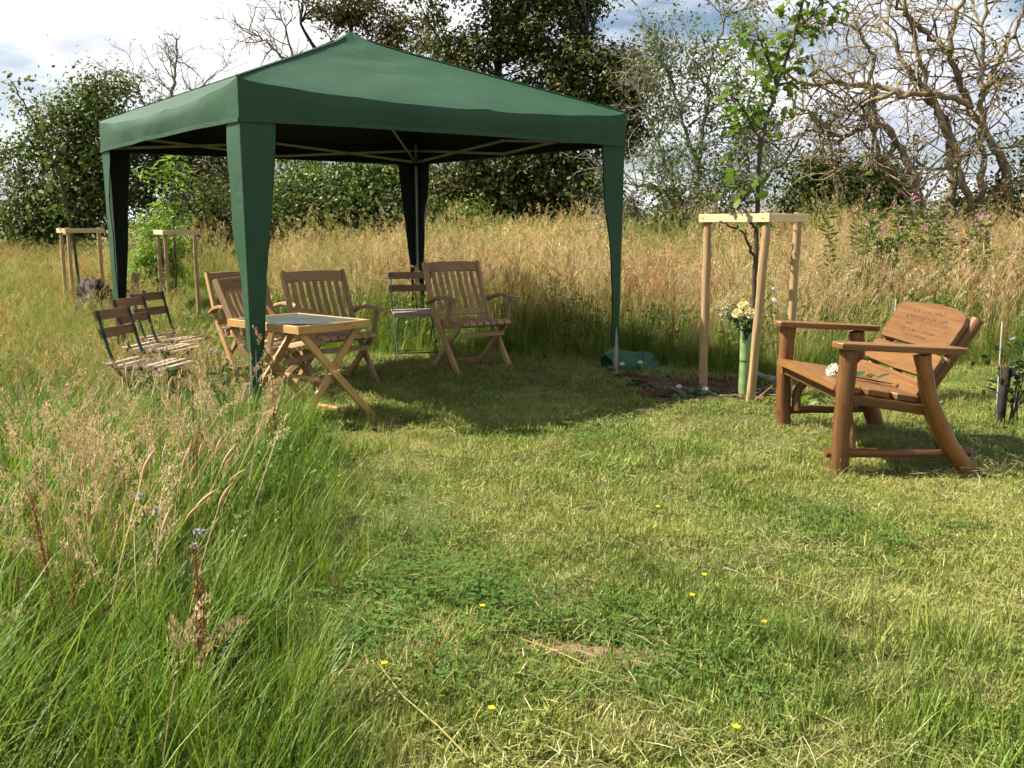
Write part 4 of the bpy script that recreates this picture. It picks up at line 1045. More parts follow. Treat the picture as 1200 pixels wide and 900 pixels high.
        mk('shade_skin', [(V2, [tuple(reversed(f)) for f in F], UV)], M['shade_skin'], lc)  # added dark sheet, painted shade on the inner side of the cover
        # strut up to the centre mast
        rod('roof_strut', [(px, py, 1.86), (px * 0.52, py * 0.52, 2.14), (0, 0, 2.58)], 0.010, M['truss'], root, 6)
    rod('centre_mast', [(0, 0, 2.10), (0, 0, 2.69)], 0.018, M['truss'], root, 8)
    for q in range(4):
        a = Vector((*corners[q], 0)) * 0.975; b = Vector((*corners[(q + 1) % 4], 0)) * 0.975
        for s0, s1 in ((0, .5), (.5, 1)):
            pa, pb = a.lerp(b, s0), a.lerp(b, s1)
            for z0, z1 in ((1.985, 1.87), (1.87, 1.985)):
                board('truss_bar', pa + Vector((0, 0, z0)), pb + Vector((0, 0, z1)), 0.022, 0.012, (0, 0, 1), M['truss'], root)
gazebo()

# ------------------------------------------------------------------ garden furniture
def heading(fx, fy): return math.atan2(-fx, fy)      # rotation taking local +Y to (fx, fy)

def copy_tree(o, parent=None):
    c = o.copy(); link(c, parent)
    for ch in list(o.children): copy_tree(ch, c)
    return c

def make_armchair():
    t = empty('folding_armchair', (0, 0, 0)); m = M['teak']
    w = 0.27
    for s in (-1, 1):
        x = s * w
        # stile: front foot up past the seat to the top of the back
        mk('stile', [sweep([(x, 0.25, 0.0), (x, -0.03, 0.36), (x, -0.12, 0.47), (x, -0.20, 0.66), (x, -0.31, 0.93)], rect(0.030, 0.052), side=(1, 0, 0))], m, t)
        board('rear_leg', (s * (w - 0.036), -0.25, 0.0), (s * (w - 0.036), 0.21, 0.40), 0.028, 0.048, (1, 0, 0), m, t)
        mk('seat_rail', [sweep([(s * (w - 0.036), -0.16, 0.405), (s * (w - 0.036), 0.05, 0.40), (s * (w - 0.036), 0.25, 0.425)], rect(0.026, 0.05), side=(1, 0, 0))], m, t)
        board('arm_post', (s * (w + 0.032), 0.13, 0.41), (s * (w + 0.032), 0.18, 0.625), 0.028, 0.042, (1, 0, 0), m, t)
        mk('arm', [sweep([(s * (w + 0.025), -0.20, 0.585), (s * (w + 0.03), -0.10, 0.625), (s * (w + 0.03), 0.02, 0.648), (s * (w + 0.035), 0.15, 0.645), (s * (w + 0.035), 0.27, 0.628)],
                         rect(0.058, 0.026), side=(1, 0, 0))], m, t)
    mk('top_rail', [sweep([(-w + 0.015, -0.29, 0.885), (-0.1, -0.302, 0.89), (0.1, -0.302, 0.89), (w - 0.015, -0.29, 0.885)], rect(0.024, 0.085), side=(0, 1, 0.35))], m, t)
    board('lower_rail', (-w + 0.015, -0.135, 0.50), (w - 0.015, -0.135, 0.50), 0.024, 0.05, (0, 1, 0.35), m, t)
    for i in range(7):
        x = -0.195 + 0.065 * i
        mk('back_slat', [sweep([(x, -0.14, 0.52), (x, -0.185, 0.62), (x, -0.245, 0.74), (x, -0.285, 0.85)], rect(0.036, 0.014), side=(1, 0, 0))], m, t)
    for i in range(7):
        x = -0.21 + 0.07 * i
        mk('seat_slat', [sweep([(x, -0.17, 0.438), (x, -0.05, 0.428), (x, 0.10, 0.430), (x, 0.22, 0.446), (x, 0.275, 0.436), (x, 0.29, 0.415)], rect(0.058, 0.018), side=(1, 0, 0))], m, t)
    board('front_rail', (-w + 0.05, 0.205, 0.33), (w - 0.05, 0.205, 0.33), 0.02, 0.04, (0, 1, 0), m, t)
    board('floor_rail', (-w + 0.02, -0.225, 0.05), (w - 0.02, -0.225, 0.05), 0.02, 0.04, (0, 1, 0), m, t)
    board('seat_bearer', (-w + 0.04, 0.0, 0.385), (w - 0.04, 0.0, 0.385), 0.03, 0.03, (0, 1, 0), m, t)
    return t

def place(o, x, y, f, label, cat, group, dz=0.0):
    o.location = (x, y, gz(x, y) + dz); o.rotation_euler = (0, 0, heading(*f)); tag(o, label, cat, group)

chair = make_armchair()
AG = 'teak folding armchairs under the gazebo'
spots = [((-0.37, 8.25), (0.57, -0.82), 'teak folding armchair standing alone in front of a small slatted chair'),
         ((-1.45, 7.66), (0.63, -0.77), 'teak folding armchair right behind the yellow pine table, nearest the lawn'),
         ((-1.78, 7.12), (0.95, -0.32), 'teak folding armchair mostly hidden behind the gazebo leg, side-on at the table'),
         ((-2.33, 8.52), (0.66, -0.75), 'teak folding armchair rearmost on the left of the gazebo leg')]
for i, (p, f, lab) in enumerate(spots):
    place(chair if i == 0 else copy_tree(chair), p[0], p[1], f, lab, 'armchair', AG)

def make_bistro():
    t = empty('folding_bistro_chair', (0, 0, 0)); g = M['green_metal']
    w = 0.185
    for s in (-1, 1):
        x = s * w
        mk('back_upright', [sweep([(x, 0.24, 0.0), (x, -0.10, 0.42), (x, -0.15, 0.55), (x, -0.22, 0.82)], rect(0.008, 0.024, 0.002), side=(1, 0, 0))], g, t)
        x2 = s * (w - 0.022)
        board('leg', (x2, -0.25, 0.0), (x2, 0.19, 0.425), 0.008, 0.024, (1, 0, 0), g, t, 0.002)
        mk('seat_bar', [sweep([(s * (w - 0.035), -0.16, 0.44), (s * (w - 0.035), -0.02, 0.425), (s * (w - 0.035), 0.12, 0.435), (s * (w - 0.035), 0.23, 0.43)], rect(0.008, 0.02, 0.002), side=(1, 0, 0))], g, t)
    for z, y in ((0.785, -0.222), (0.665, -0.192)):
        mk('back_slat', [sweep([(-w - 0.025, y, z), (-0.08, y - 0.012, z), (0.08, y - 0.012, z), (w + 0.025, y, z)], rect(0.014, 0.066), side=(0, 1, 0.3))], M['slat_brown'], t)
    prof = [(-0.17, 0.456), (-0.10, 0.444), (-0.03, 0.440), (0.04, 0.443), (0.11, 0.450), (0.18, 0.450), (0.236, 0.436)]
    for y, z in prof:
        board('seat_slat', (-w - 0.005, y, z), (w + 0.005, y, z), 0.05, 0.016, (0, 1, 0), M['teak_grey'], t)
    rod('cross_bar', [(-w, 0.175, 0.085), (w, 0.175, 0.085)], 0.006, g, t, 6)
    rod('cross_bar', [(-w + 0.02, -0.19, 0.06), (w - 0.02, -0.19, 0.06)], 0.006, g, t, 6)
    return t
bis = make_bistro()
BG = 'slatted bistro chairs with green metal frames'
bspots = [((-2.52, 6.48), (0.985, -0.17), 'slatted bistro chair on green metal frame, nearest of the row in long grass'),
          ((-2.70, 7.20), (0.98, -0.20), 'slatted bistro chair on green metal frame, middle of the row in long grass'),
          ((-2.87, 7.98), (0.95, -0.32), 'slatted bistro chair on green metal frame, farthest of the row in long grass'),
          ((-0.93, 9.0), (0.25, -0.97), 'slatted bistro chair half hidden behind a teak armchair at the gazebo back leg')]
for i, (p, f, lab) in enumerate(bspots):
    place(bis if i == 0 else copy_tree(bis), p[0], p[1], f, lab, 'chair', BG, -0.02)

def table():
    a, ay = 0.56, 0.73; n = Vector((-1.265, 5.61)); th = R(50)
    r = Vector((math.cos(th), math.sin(th))); l = Vector((-math.sin(th), math.cos(th)))
    c = n + r * a / 2 + l * ay / 2
    t = empty('folding_table', (c.x, c.y, gz(c.x, c.y)), th, 'small yellow pine folding table with dark slate top beside the gazebo leg', 'table')
    H = 0.69; p = M['pine']; b = a / 2; w = ay / 2
    board('apron', (-b, -w + 0.011, H - 0.024), (b, -w + 0.011, H - 0.024), 0.022, 0.05, (0, 1, 0), p, t)
    board('apron', (-b, w - 0.011, H - 0.024), (b, w - 0.011, H - 0.024), 0.022, 0.05, (0, 1, 0), p, t)
    board('apron', (-b + 0.011, -w + 0.024, H - 0.024), (-b + 0.011, w - 0.024, H - 0.024), 0.022, 0.0496, (1, 0, 0), p, t)
    board('apron', (b - 0.011, -w + 0.024, H - 0.024), (b - 0.011, w - 0.024, H - 0.024), 0.022, 0.0496, (1, 0, 0), p, t)
    q = b - 0.024; qw = w - 0.024
    for i in range(2):
        for j in range(2):
            x0, x1 = (-q, -0.002) if i == 0 else (0.002, q); y0, y1 = (-qw, -0.002) if j == 0 else (0.002, qw)
            board('slate_tile', ((x0), (y0 + y1) / 2, H - 0.010), (x1, (y0 + y1) / 2, H - 0.010), y1 - y0, 0.014, (0, 1, 0), M['slate'], t, 0.002)
    board('top_bearer', (-q, 0, H - 0.03), (q, 0, H - 0.03), 0.06, 0.02, (0, 1, 0), p, t)
    for s in (-1, 1):
        y = s * (w - 0.045)
        board('leg', (-b + 0.05, y, H - 0.05), (b + 0.10, y, -0.01), 0.022, 0.046, (0, 1, 0), p, t)
        y = s * (w - 0.070)
        board('leg', (b - 0.05, y, H - 0.05), (-b - 0.02, y, -0.01), 0.022, 0.046, (0, 1, 0), p, t)
    board('stretcher', (b + 0.05, -w + 0.06, 0.055), (b + 0.05, w - 0.06, 0.055), 0.02, 0.035, (0, 0, 1), p, t)
    board('stretcher', (-b + 0.03, -w + 0.085, 0.09), (-b + 0.03, w - 0.085, 0.09), 0.02, 0.035, (0, 0, 1), p, t)
    board('stretcher', (0.03, -w + 0.085, 0.31), (0.03, w - 0.085, 0.31), 0.02, 0.035, (0, 0, 1), p, t)
table()

def log(name, pts, r, mat, parent, rng, k=10, taper=None, n=14):
    """uneven round timber through control points"""
    P = np.array(pts, float); u = np.linspace(0, 1, len(P)); q = np.linspace(0, 1, n)
    if len(P) > 2:
        # smooth interpolation
        Q = np.stack([np.interp(q, u, P[:, i]) for i in range(3)], 1)
        for _ in range(3): Q[1:-1] = (Q[:-2] + 2 * Q[1:-1] + Q[2:]) / 4
    else: Q = np.stack([np.interp(q, u, P[:, i]) for i in range(3)], 1)
    rr = np.interp(q, np.linspace(0, 1, len(taper)), taper) if taper is not None else np.ones(n)
    V, F, UV = sweep([tuple(x) for x in Q], circ(r, k), list(rr))
    ph = rng.uniform(0, 6, 4); V2 = []
    for i, v in enumerate(V):
        a = i // k; j = i % k
        c = Vector(Q[a]); d = v - c
        f = 1 + 0.07 * math.sin(3 * q[a] * PI * 2 + ph[0] + j * 0.8) + 0.05 * math.sin(2 * PI * 2 * j / k + ph[1] + 3 * q[a])
        V2.append(c + d * f)
    return mk(name, [(V2, F, UV)], mat, parent, True)

def plate(outline, th, o, ux, uy, n):
    """outline in (u,v), extruded along n by th with a small chamfer"""
    o, ux, uy, n = Vector(o), Vector(ux), Vector(uy), Vector(n)
    k = len(outline); cu = sum(p[0] for p in outline) / k; cv = sum(p[1] for p in outline) / k
    V, F, UV = [], [], []
    for d, s in ((0, 0.988), (0.15, 1), (0.85, 1), (1, 0.988)):
        for (a, b) in outline:
            a2, b2 = cu + (a - cu) * s, cv + (b - cv) * s
            V.append(o + ux * a2 + uy * b2 + n * (th * d)); UV.append((a2, b2 + d * th))
    for i in range(3):
        for j in range(k): F.append((i * k + j, i * k + (j + 1) % k, (i + 1) * k + (j + 1) % k, (i + 1) * k + j))
    F.append(tuple(reversed(range(k)))); F.append(tuple(3 * k + j for j in range(k)))
    return V, F, UV

def bench():
    rng = np.random.default_rng(5)
    bx, by = 1.985, 5.20
    t = empty('rustic_bench', (bx, by, gz(bx, by)), R(2.0), 'rustic red-brown log bench with carved backrest and wide plank arms on the lawn', 'bench', None, 0.965)
    lg, pk = M['oak_log'], M['oak_stain']
    y0, y1 = -0.54, 0.55
    log('front_leg', [(-0.365, y0, -0.03), (-0.362, y0, 0.3), (-0.35, y0, 0.632)], 0.046, lg, t, rng, 12, [0.98, 0.92, 1.0, 1.04])
    log('front_leg', [(-0.31, y1, -0.03), (-0.325, y1, 0.3), (-0.31, y1, 0.632)], 0.047, lg, t, rng, 12, [1.08, 0.95, 1.0])
    log('rear_leg', [(0.33, y0 + .01, -0.03), (0.20, y0 + .01, 0.14), (0.10, y0 + .01, 0.34), (0.06, y0 + .01, 0.50), (0.04, y0 + .01, 0.605)], 0.046, M['log_yellow'], t, rng, 12, [1.0, 1.05, 0.95, 0.92, 1.0])
    log('rear_leg', [(0.30, y1 - .01, -0.03), (0.22, y1 - .01, 0.16), (0.15, y1 - .01, 0.36), (0.12, y1 - .01, 0.605)], 0.047, lg, t, rng, 12, [1.1, 1.0, 0.95, 1.0])
    # plank arms
    def arm(y, xe0, xe1, w):
        out = [(xe0, -w / 2 + .02), (xe0 + .02, -w / 2), (-0.1, -w / 2 - .006), (0.15, -w / 2 + .004), (xe1 - .03, -w / 2 + .01), (xe1, -w / 2 + .035),
               (xe1, w / 2 - .03), (xe1 - .03, w / 2), (0.0, w / 2 + .008), (-0.2, w / 2 - .002), (xe0 + .03, w / 2), (xe0, w / 2 - .025)]
        mk('arm', [plate(out, 0.032, (0, y, 0.622), Vector((1, 0, -0.05)).normalized(), (0, 1, 0), Vector((0.05, 0, 1)).normalized())], pk, t)
    arm(y0 - .005, -0.43, 0.26, 0.125); arm(y1, -0.40, 0.26, 0.13)
    # seat of three planks falling to the back
    for i, (x, z) in enumerate(((-0.325, 0.402), (-0.165, 0.378), (-0.01, 0.352))):
        w = 0.15
        out = [(-0.49 + .012 * i, -w / 2), (0.47, -w / 2 + .003), (0.485, -w / 2 + .02), (0.485, w / 2 - .015), (0.47, w / 2), (-0.48 + .01 * i, w / 2 - .003), (-0.495, w / 2 - .02), (-0.497, -w / 2 + .02)]
        mk('seat_plank', [plate(out, 0.036, (x, 0, z), (0, 1, 0), Vector((1, 0, -0.155)).normalized(), Vector((0.155, 0, 1)).normalized())], pk, t)
    for y in (y0 + 0.06, y1 - 0.07):
        board('seat_beam', (-0.36, y, 0.378), (0.12, y, 0.303), 0.045, 0.055, (0, 1, 0), lg, t)
    board('seat_beam', (-0.33, -0.45, 0.372), (-0.33, 0.45, 0.372), 0.045, 0.05, (1, 0, 0), lg, t)
    # back: posts along a slope, planks nailed to their front
    b0 = Vector((0.03, 0, 0.24)); d = Vector((0.33, 0, 0.52)).normalized(); nb = Vector((-d.z, 0, d.x))
    def on(u, y, off=0.0): return b0 + d * u + Vector((0, y, 0)) + nb * off
    for y, r, lo, hi in ((-0.37, 0.033, 0.06, 0.645), (0.05, 0.028, 0.07, 0.60), (0.40, 0.030, 0.07, 0.60)):
        log('back_post', [tuple(on(lo, y, -r * .95)), tuple(on((lo + hi) / 2, y + .006, -r * .95)), tuple(on(hi, y, -r * .95))], r, lg, t, rng, 10, [1.1, 0.95, 1.0])
    top = [(-0.385, 0.40), (0.40, 0.405), (0.425, 0.425), (0.435, 0.60), (0.42, 0.635), (0.36, 0.648), (0.20, 0.657), (0.0, 0.667), (-0.20, 0.660), (-0.33, 0.64), (-0.375, 0.62), (-0.395, 0.575), (-0.40, 0.42)]
    def bplank(out, th=0.034):
        return mk('back_plank', [plate([(p[0], p[1]) for p in reversed(out)], th, b0 + nb * 0.002, (0, 1, 0), d, nb)], pk, t)
    tp = bplank(top)
    bplank([(-0.40, 0.245), (0.0, 0.238), (0.42, 0.25), (0.445, 0.27), (0.44, 0.365), (0.41, 0.383), (0.1, 0.378), (-0.2, 0.386), (-0.395, 0.378), (-0.415, 0.35), (-0.415, 0.265)])
    bplank([(-0.40, 0.075), (0.0, 0.066), (0.43, 0.08), (0.45, 0.10), (0.445, 0.205), (0.42, 0.222), (0.0, 0.226), (-0.38, 0.218), (-0.41, 0.19), (-0.41, 0.095)])
    # worn carved lines of lettering, too weathered to read
    strokes = []
    prng = random.Random(8)
    for row, (v, ya, yb, hh) in enumerate(((0.605, -0.16, 0.20, 0.018), (0.560, -0.26, 0.27, 0.030), (0.520, -0.10, 0.22, 0.018), (0.480, -0.22, 0.25, 0.018), (0.448, -0.14, 0.18, 0.016))):
        y = yb
        while y > ya:
            if prng.random() < 0.16: y -= 0.022; continue
            wd = hh * prng.uniform(0.35, 0.7)
            for _ in range(prng.choice((2, 2, 3))):
                y2 = y - prng.uniform(0, wd); y3 = y - prng.uniform(0, wd)
                va, vb = v + prng.uniform(-hh, hh) * .5, v + prng.uniform(-hh, hh) * .5
                p, q = on(va, y2, 0.0366), on(vb, y3, 0.0366)
                if (p - q).length < 0.006: continue
                strokes.append(sweep([p, q], rect(0.0032, 0.0016, 0.0004), side=d.cross((q - p).normalized()).cross(q - p) if False else nb.cross(q - p)))
            y -= wd + 0.006
    mk('carving', strokes, M['ink'], tp)
    log('stretcher', [(-0.43, y0 + .035, 0.085), (0.0, y0 + .03, 0.078), (0.34, y0 + .03, 0.085)], 0.026, lg, t, rng, 8)
    log('stretcher', [(-0.36, y1 + .03, 0.10), (0.0, y1 + .03, 0.105), (0.30, y1 + .03, 0.11)], 0.026, lg, t, rng, 8)
    log('brace', [(-0.24, y1 - .03, 0.11), (-0.25, y1 - .02, 0.22), (-0.19, y1 - .03, 0.30), (-0.19, y1 - .04, 0.38)], 0.028, lg, t, rng, 8, [1.1, 1, .9])
    log('brace', [(-0.29, y0 + .07, 0.09), (-0.28, y0 + .08, 0.20), (-0.33, y0 + .08, 0.36)], 0.030, lg, t, rng, 8, [1.2, .8, .8])
    log('brace', [(0.22, y0 + .07, 0.06), (0.19, y0 + .08, 0.18), (0.10, y0 + .08, 0.33)], 0.030, lg, t, rng, 8, [1.2, 1, .8])
    log('brace', [(0.05, y1 - .03, 0.10), (0.12, y1 - .04, 0.20), (0.06, y1 - .05, 0.32)], 0.032, lg, t, rng, 8, [1.2, 1, .8])
bench()

# ------------------------------------------------------------------ tree stakes
def stake_frame(posts, rails, label, leans=None, r=0.032, top=1.32):
    cx = sum(p[0] for p in posts) / len(posts); cy = sum(p[1] for p in posts) / len(posts)
    g0 = gz(cx, cy)
    t = empty('stake_frame', (cx, cy, g0), 0, label, 'tree stakes', 'pine stake frames round the planted saplings')
    rng = np.random.default_rng(int(abs(cx) * 100))
    tops = []
    for i, (x, y) in enumerate(posts):
        lx, ly = leans[i] if leans else (0, 0)
        z0 = gz(x, y) - g0 - 0.03
        log('stake', [(x - cx, y - cy, z0), (x - cx + lx / 2, y - cy + ly / 2, top / 2), (x - cx + lx, y - cy + ly, top - g0 + 0.005)], r, M['stake'], t, rng, 10, [1.08, 1.0, 0.96, 0.92], 10)
        tops.append(Vector((x - cx + lx, y - cy + ly, 0)))
    for a, b in rails:
        p, q = tops[a], tops[b]; dd = (q - p).normalized(); nn = Vector((dd.y, -dd.x, 0))
        if nn.y > 0: nn = -nn
        z = top - g0 - 0.035
        rl = board('rail', p - dd * 0.045 + nn * (r + 0.008) + Vector((0, 0, z)), q + dd * 0.055 + nn * (r + 0.008) + Vector((0, 0, z)), 0.02, 0.058, nn, M['rail'], t)
        for e in (p, q):
            c = e + nn * (r + 0.018) + Vector((0, 0, z))
            mk('nail', [sweep([c, c + nn * 0.004], circ(0.0045, 6))], M['steel'], rl)
    return t
stake_frame([(1.41, 6.93), (1.645, 6.47), (1.97, 6.72)], [(0, 1), (1, 2)], 'three pale pine stakes with top rails round the sapling by the bench', [(0, 0.02), (0.075, 0.03), (0.02, 0.0)], 0.0295, 1.325)
stake_frame([(-5.83, 12.45), (-5.60, 12.15), (-5.36, 12.5)], [(0, 1), (1, 2)], 'distant pine stake frame left of the gazebo leg round a leaning sapling', None, 0.026, 1.20)
stake_frame([(-4.56, 12.4), (-4.34, 12.05), (-4.12, 12.5)], [(0, 1), (1, 2)], 'distant pine stake frame between the gazebo legs by the bright green bush', None, 0.026, 1.18)

# ------------------------------------------------------------------ small things
def lump(name, loc, dims, mat, seed, label, cat, folds=0.2, n=3, rz=0.0):
    import bmesh
    rng = np.random.default_rng(seed)
    bm = bmesh.new(); bmesh.ops.create_icosphere(bm, subdivisions=4, radius=1)
    ph = rng.uniform(0, 6, 12); dr = rng.normal(size=(6, 3))
    for v in bm.verts:
        c = np.array(v.co); f = 1.0
        for i in range(6): f += folds * (0.5 / (1 + i * .4)) * (abs(math.sin((2.2 + i * 1.3) * c.dot(dr[i]) + ph[i])) - .5)
        v.co = Vector((c[0] * dims[0] * f, c[1] * dims[1] * f, max(-0.02, (c[2] * .9 + .35) * dims[2] * f)))
    me = bpy.data.meshes.new(name); bm.to_mesh(me); bm.free(); me.uv_layers.new(name='UVMap')
    me.materials.append(mat); me.polygons.foreach_set('use_smooth', np.ones(len(me.polygons), bool))
    o = link(bpy.data.objects.new(name, me)); o.location = loc; o.rotation_euler = (0, 0, rz)
    return tag(o, label, cat)

def folded_cover():
    """gazebo bag / tarpaulin: loosely folded layers"""
    x0, y0 = 1.03, 8.12; g = gz(x0, y0)
    t = empty('folded_tarpaulin', (x0, y0, g), R(8), 'crumpled green tarpaulin bundle in the grass behind the gazebo leg', 'tarpaulin', None, 0.8)
    rng = np.random.default_rng(4)
    def layer(cx, L, hgt, w, zs, ph):
        # a fold: cloth strip arched over, running along x, open end to the right
        V, F, UV = [], [], []; nu, nv = 18, 14
        for i in range(nu + 1):
            u = i / nu
            for j in range(nv + 1):
                v = j / nv; a = PI * v
                rr = 1 + .12 * math.sin(5 * u + ph + 3 * v) + .11 * abs(math.sin(9 * v + 4 * u + ph))
                yy = -math.cos(a) * w * rr; zz = math.sin(a) ** .8 * hgt * rr * (.55 + .45 * math.sin(PI * min(1, .18 + u * .75)))
                xx = cx + (u - .5) * L + .03 * math.sin(4 * a + ph) + .02 * math.sin(9 * u)
                V.append((xx, yy, zs + zz)); UV.append((u, v))
        for i in range(nu):
            for j in range(nv): F.append((i * (nv + 1) + j, i * (nv + 1) + j + 1, (i + 1) * (nv + 1) + j + 1, (i + 1) * (nv + 1) + j))
        return V, F, UV
    for k, (cx, L, hh, w, zs, ph) in enumerate(((-.05, .44, .23, .17, 0, 0), (.13, .17, .20, .15, 0, 2.1), (.19, .12, .15, .12, 0, 4.0), (-.02, .30, .14, .13, .0, 1.2))):
        mk('fold', [layer(cx, L, hh, w, zs, ph)], M['tarp'], t, True)
folded_cover()

lump('black_sack', (-5.05, 11.5, gz(-5.05, 11.5) + .02), (.20, .18, .42), M['black'], 6, 'crumpled black plastic sack in the grass near the distant stakes', 'sack', .5)
bp = empty('leaning_plank', (-4.62, 11.55, gz(-4.62, 11.55)), 0, 'short olive plank leaning beside the black sack', 'plank')
board('plank', (-.03, 0, 0), (.06, .05, .72), .09, .02, (1, 0, 0), plain('olive_plank', (.13, .12, .035), .7), bp)
board('batten', (-.28, .06, .50), (.16, .06, .49), .02, .035, (0, 1, 0), M['bark_dark'], bp)
board('batten', (.12, .06, 0), (.11, .06, .49), .05, .03, (1, 0, 0), M['bark_dark'], bp)

# tree guard tube round the sapling stem
def tree_guard():
    g = gz(1.68, 6.78)
    t = empty('tree_guard', (1.68, 6.78, g), 0, 'pale green plastic tree guard tube inside the near stake frame', 'tree guard')
    n = 18; rr = .043; V, F, UV = [], [], []
    for z in np.linspace(-.01, .565, 10):
        for j in range(n):
            a = 2 * PI * j / n; r = rr * (1 + .02 * math.sin(3 * a + z * 9)); V.append((r * math.cos(a), r * math.sin(a), z)); UV.append((a, z))
    for i in range(9):
        for j in range(n): F.append((i * n + j, i * n + (j + 1) % n, (i + 1) * n + (j + 1) % n, (i + 1) * n + j))
    mk('tube', [(V, F, UV)], M['guard'], t, True)
    for z in (.30, .52):
        mk('tie', [sweep([(rr * 1.06 * math.cos(a), rr * 1.06 * math.sin(a), z) for a in np.linspace(0, 2 * PI, 16)], circ(.003, 5))], M['black'], t)
    rod('tie_tail', [(-.045, 0, .30), (-.09, -.01, .298), (-.14, 0, .295)], .0025, M['black'], t, 5)
tree_guard()

def petals(acc, c, r, rng, ax=(0, 0, 1)):
    """layered rose bloom"""
    ax = np.array(ax, float); ax /= np.linalg.norm(ax)
    ref = np.array([1, 0, 0]) if abs(ax[0]) < .9 else np.array([0, 1, 0]); e1 = np.cross(ax, ref); e1 /= np.linalg.norm(e1); e2 = np.cross(ax, e1)
    for ring, (np_, opn, hh, rad) in enumerate(((3, .15, .75, .30), (5, .35, .8, .52), (6, .75, .75, .80), (7, 1.15, .55, 1.0))):
        for k in range(np_):
            a0 = 2 * PI * k / np_ + ring * .6 + rng.normal() * .1; wd = PI / np_ * 1.5
            V, F, UV = [], [], []; rn = rng.uniform(0, 1) * .5 + .5 * (ring / 3)
            for i in range(4):
                v = i / 3
                for j in range(5):
                    a = a0 + wd * (j / 4 - .5) * (.55 + .75 * math.sin(PI * (.25 + .6 * v)))
                    q = rad * (.25 + .75 * math.sin(PI / 2 * v)) * (1 + .1 * math.sin(2 * j)); z = hh * (v - .35) * 1.3 - .35 * opn * v * v + .12 * math.sin(PI * j / 4) * v
                    V.append(c + r * (q * (math.cos(a) * e1 + math.sin(a) * e2) + z * ax)); UV.append((rn, v))
            for i in range(3):
                for j in range(4): F.append((i * 5 + j, i * 5 + j + 1, i * 5 + 6 + j, i * 5 + 5 + j))
            acc.add((np.array(V), np.array(F), np.array(UV)))

def bouquet():
    rng = np.random.default_rng(9); b = np.array([1.665, 6.74, gz(1.67, 6.75) + .50])
    t = empty('flower_bouquet', tuple(b), 0, 'bunch of cream roses with dark leaves tucked into the green tree guard', 'flowers')
    def place_rose(nm, off, r, mat, ax):
        a = Acc(); petals(a, np.array(off), r, rng, ax); o = a.obj(nm, [M[mat]], t, True)
        rod('stem', [(0, -.005, -.05), (off[0] * .4, off[1] * .5, off[2] * .5), tuple(off)], .0035, M['rose_leaf'], t, 5)
    place_rose('rose', (-.075, -.035, .145), .040, 'petal_cream', (-.4, -.6, .7))
    place_rose('rose', (-.030, -.015, .200), .040, 'petal_cream', (-.2, -.5, .9))
    place_rose('rose', (.012, -.05, .145), .046, 'petal_cream', (.2, -.8, .6))
    place_rose('white_rose', (.19, .03, .31), .028, 'petal_white', (.5, -.4, .7))
    place_rose('white_rose', (.19, .00, .225), .030, 'petal_white', (.6, -.5, .5))
    a = Acc(); n = 42; P = rng.normal(size=(n, 3)) * [.05, .035, .03] + [-.01, -.01, .07]
    a.add(stamp(*LEAF, P, rand_rot(rng, n, .3), rng.uniform(.04, .075, n), rng.uniform(0, 1, n))); a.obj('foliage', [M['rose_leaf']], t)
    a = Acc(); n = 110; P = rng.normal(size=(n, 3)) * [.028, .03, .045] + [-.155, .03, .17]
    a.add(stamp(*LEAF, P, rand_rot(rng, n), np.full(n, .010), rng.uniform(0, 1, n))); a.obj('white_filler', [M['petal_white']], t)
    a = Acc(); n = 8
    for k in range(n): a.add(tube_np(smooth_path([(-.01, 0, 0), (-.08, .02, .09), P[k * 9]], 6), np.full(6, .0014), 3))
    a.obj('filler_stems', [M['rose_leaf']], t)
bouquet()

def bench_rose():
    rng = np.random.default_rng(14)
    # lies across the seat planks
    b = Vector((1.86, 5.08, gz(2.0, 5.22) + .402))
    t = empty('cut_rose', tuple(b), 0, 'single white rose with green stem and leaves lying on the bench seat', 'rose')
    a = Acc(); petals(a, np.array([-.13, .0, .045]), .038, rng, (-.7, -.3, .5)); a.obj('bloom', [M['petal_white']], t, True)
    rod('stem', [(-.12, 0, .035), (0, -.03, .008), (.10, -.06, -.008), (.16, -.10, -.014)], .0035, M['rose_leaf'], t, 6)
    for p, d, s in (((.0, -.03, .015), (.6, .7, .25), .085), ((.03, -.035, .012), (.7, -.7, .2), .08), ((.09, -.055, .005), (.9, .1, .35), .085), ((.06, -.05, .01), (.3, .9, .2), .075), ((-.03, -.02, .02), (.2, -.9, .3), .06)):
        ac = Acc(); dd = np.array([d], float); x = dd / np.linalg.norm(dd); z = np.array([[0, 0, 1.0]]); y = np.cross(z, x); y /= np.linalg.norm(y)
        ac.add(stamp([(0, 0, 0), (.3, .25, .05), (.65, .26, .05), (1, 0, -.03), (.65, -.26, .05), (.3, -.25, .05), (.5, 0, 0)], [(6, i, (i + 1) % 6) for i in range(6)], np.array([p]), np.stack([x, y, np.cross(x, y)], 2), s, np.array([.7])))
        ac.obj('leaf', [M['rose_leaf']], t)
bench_rose()

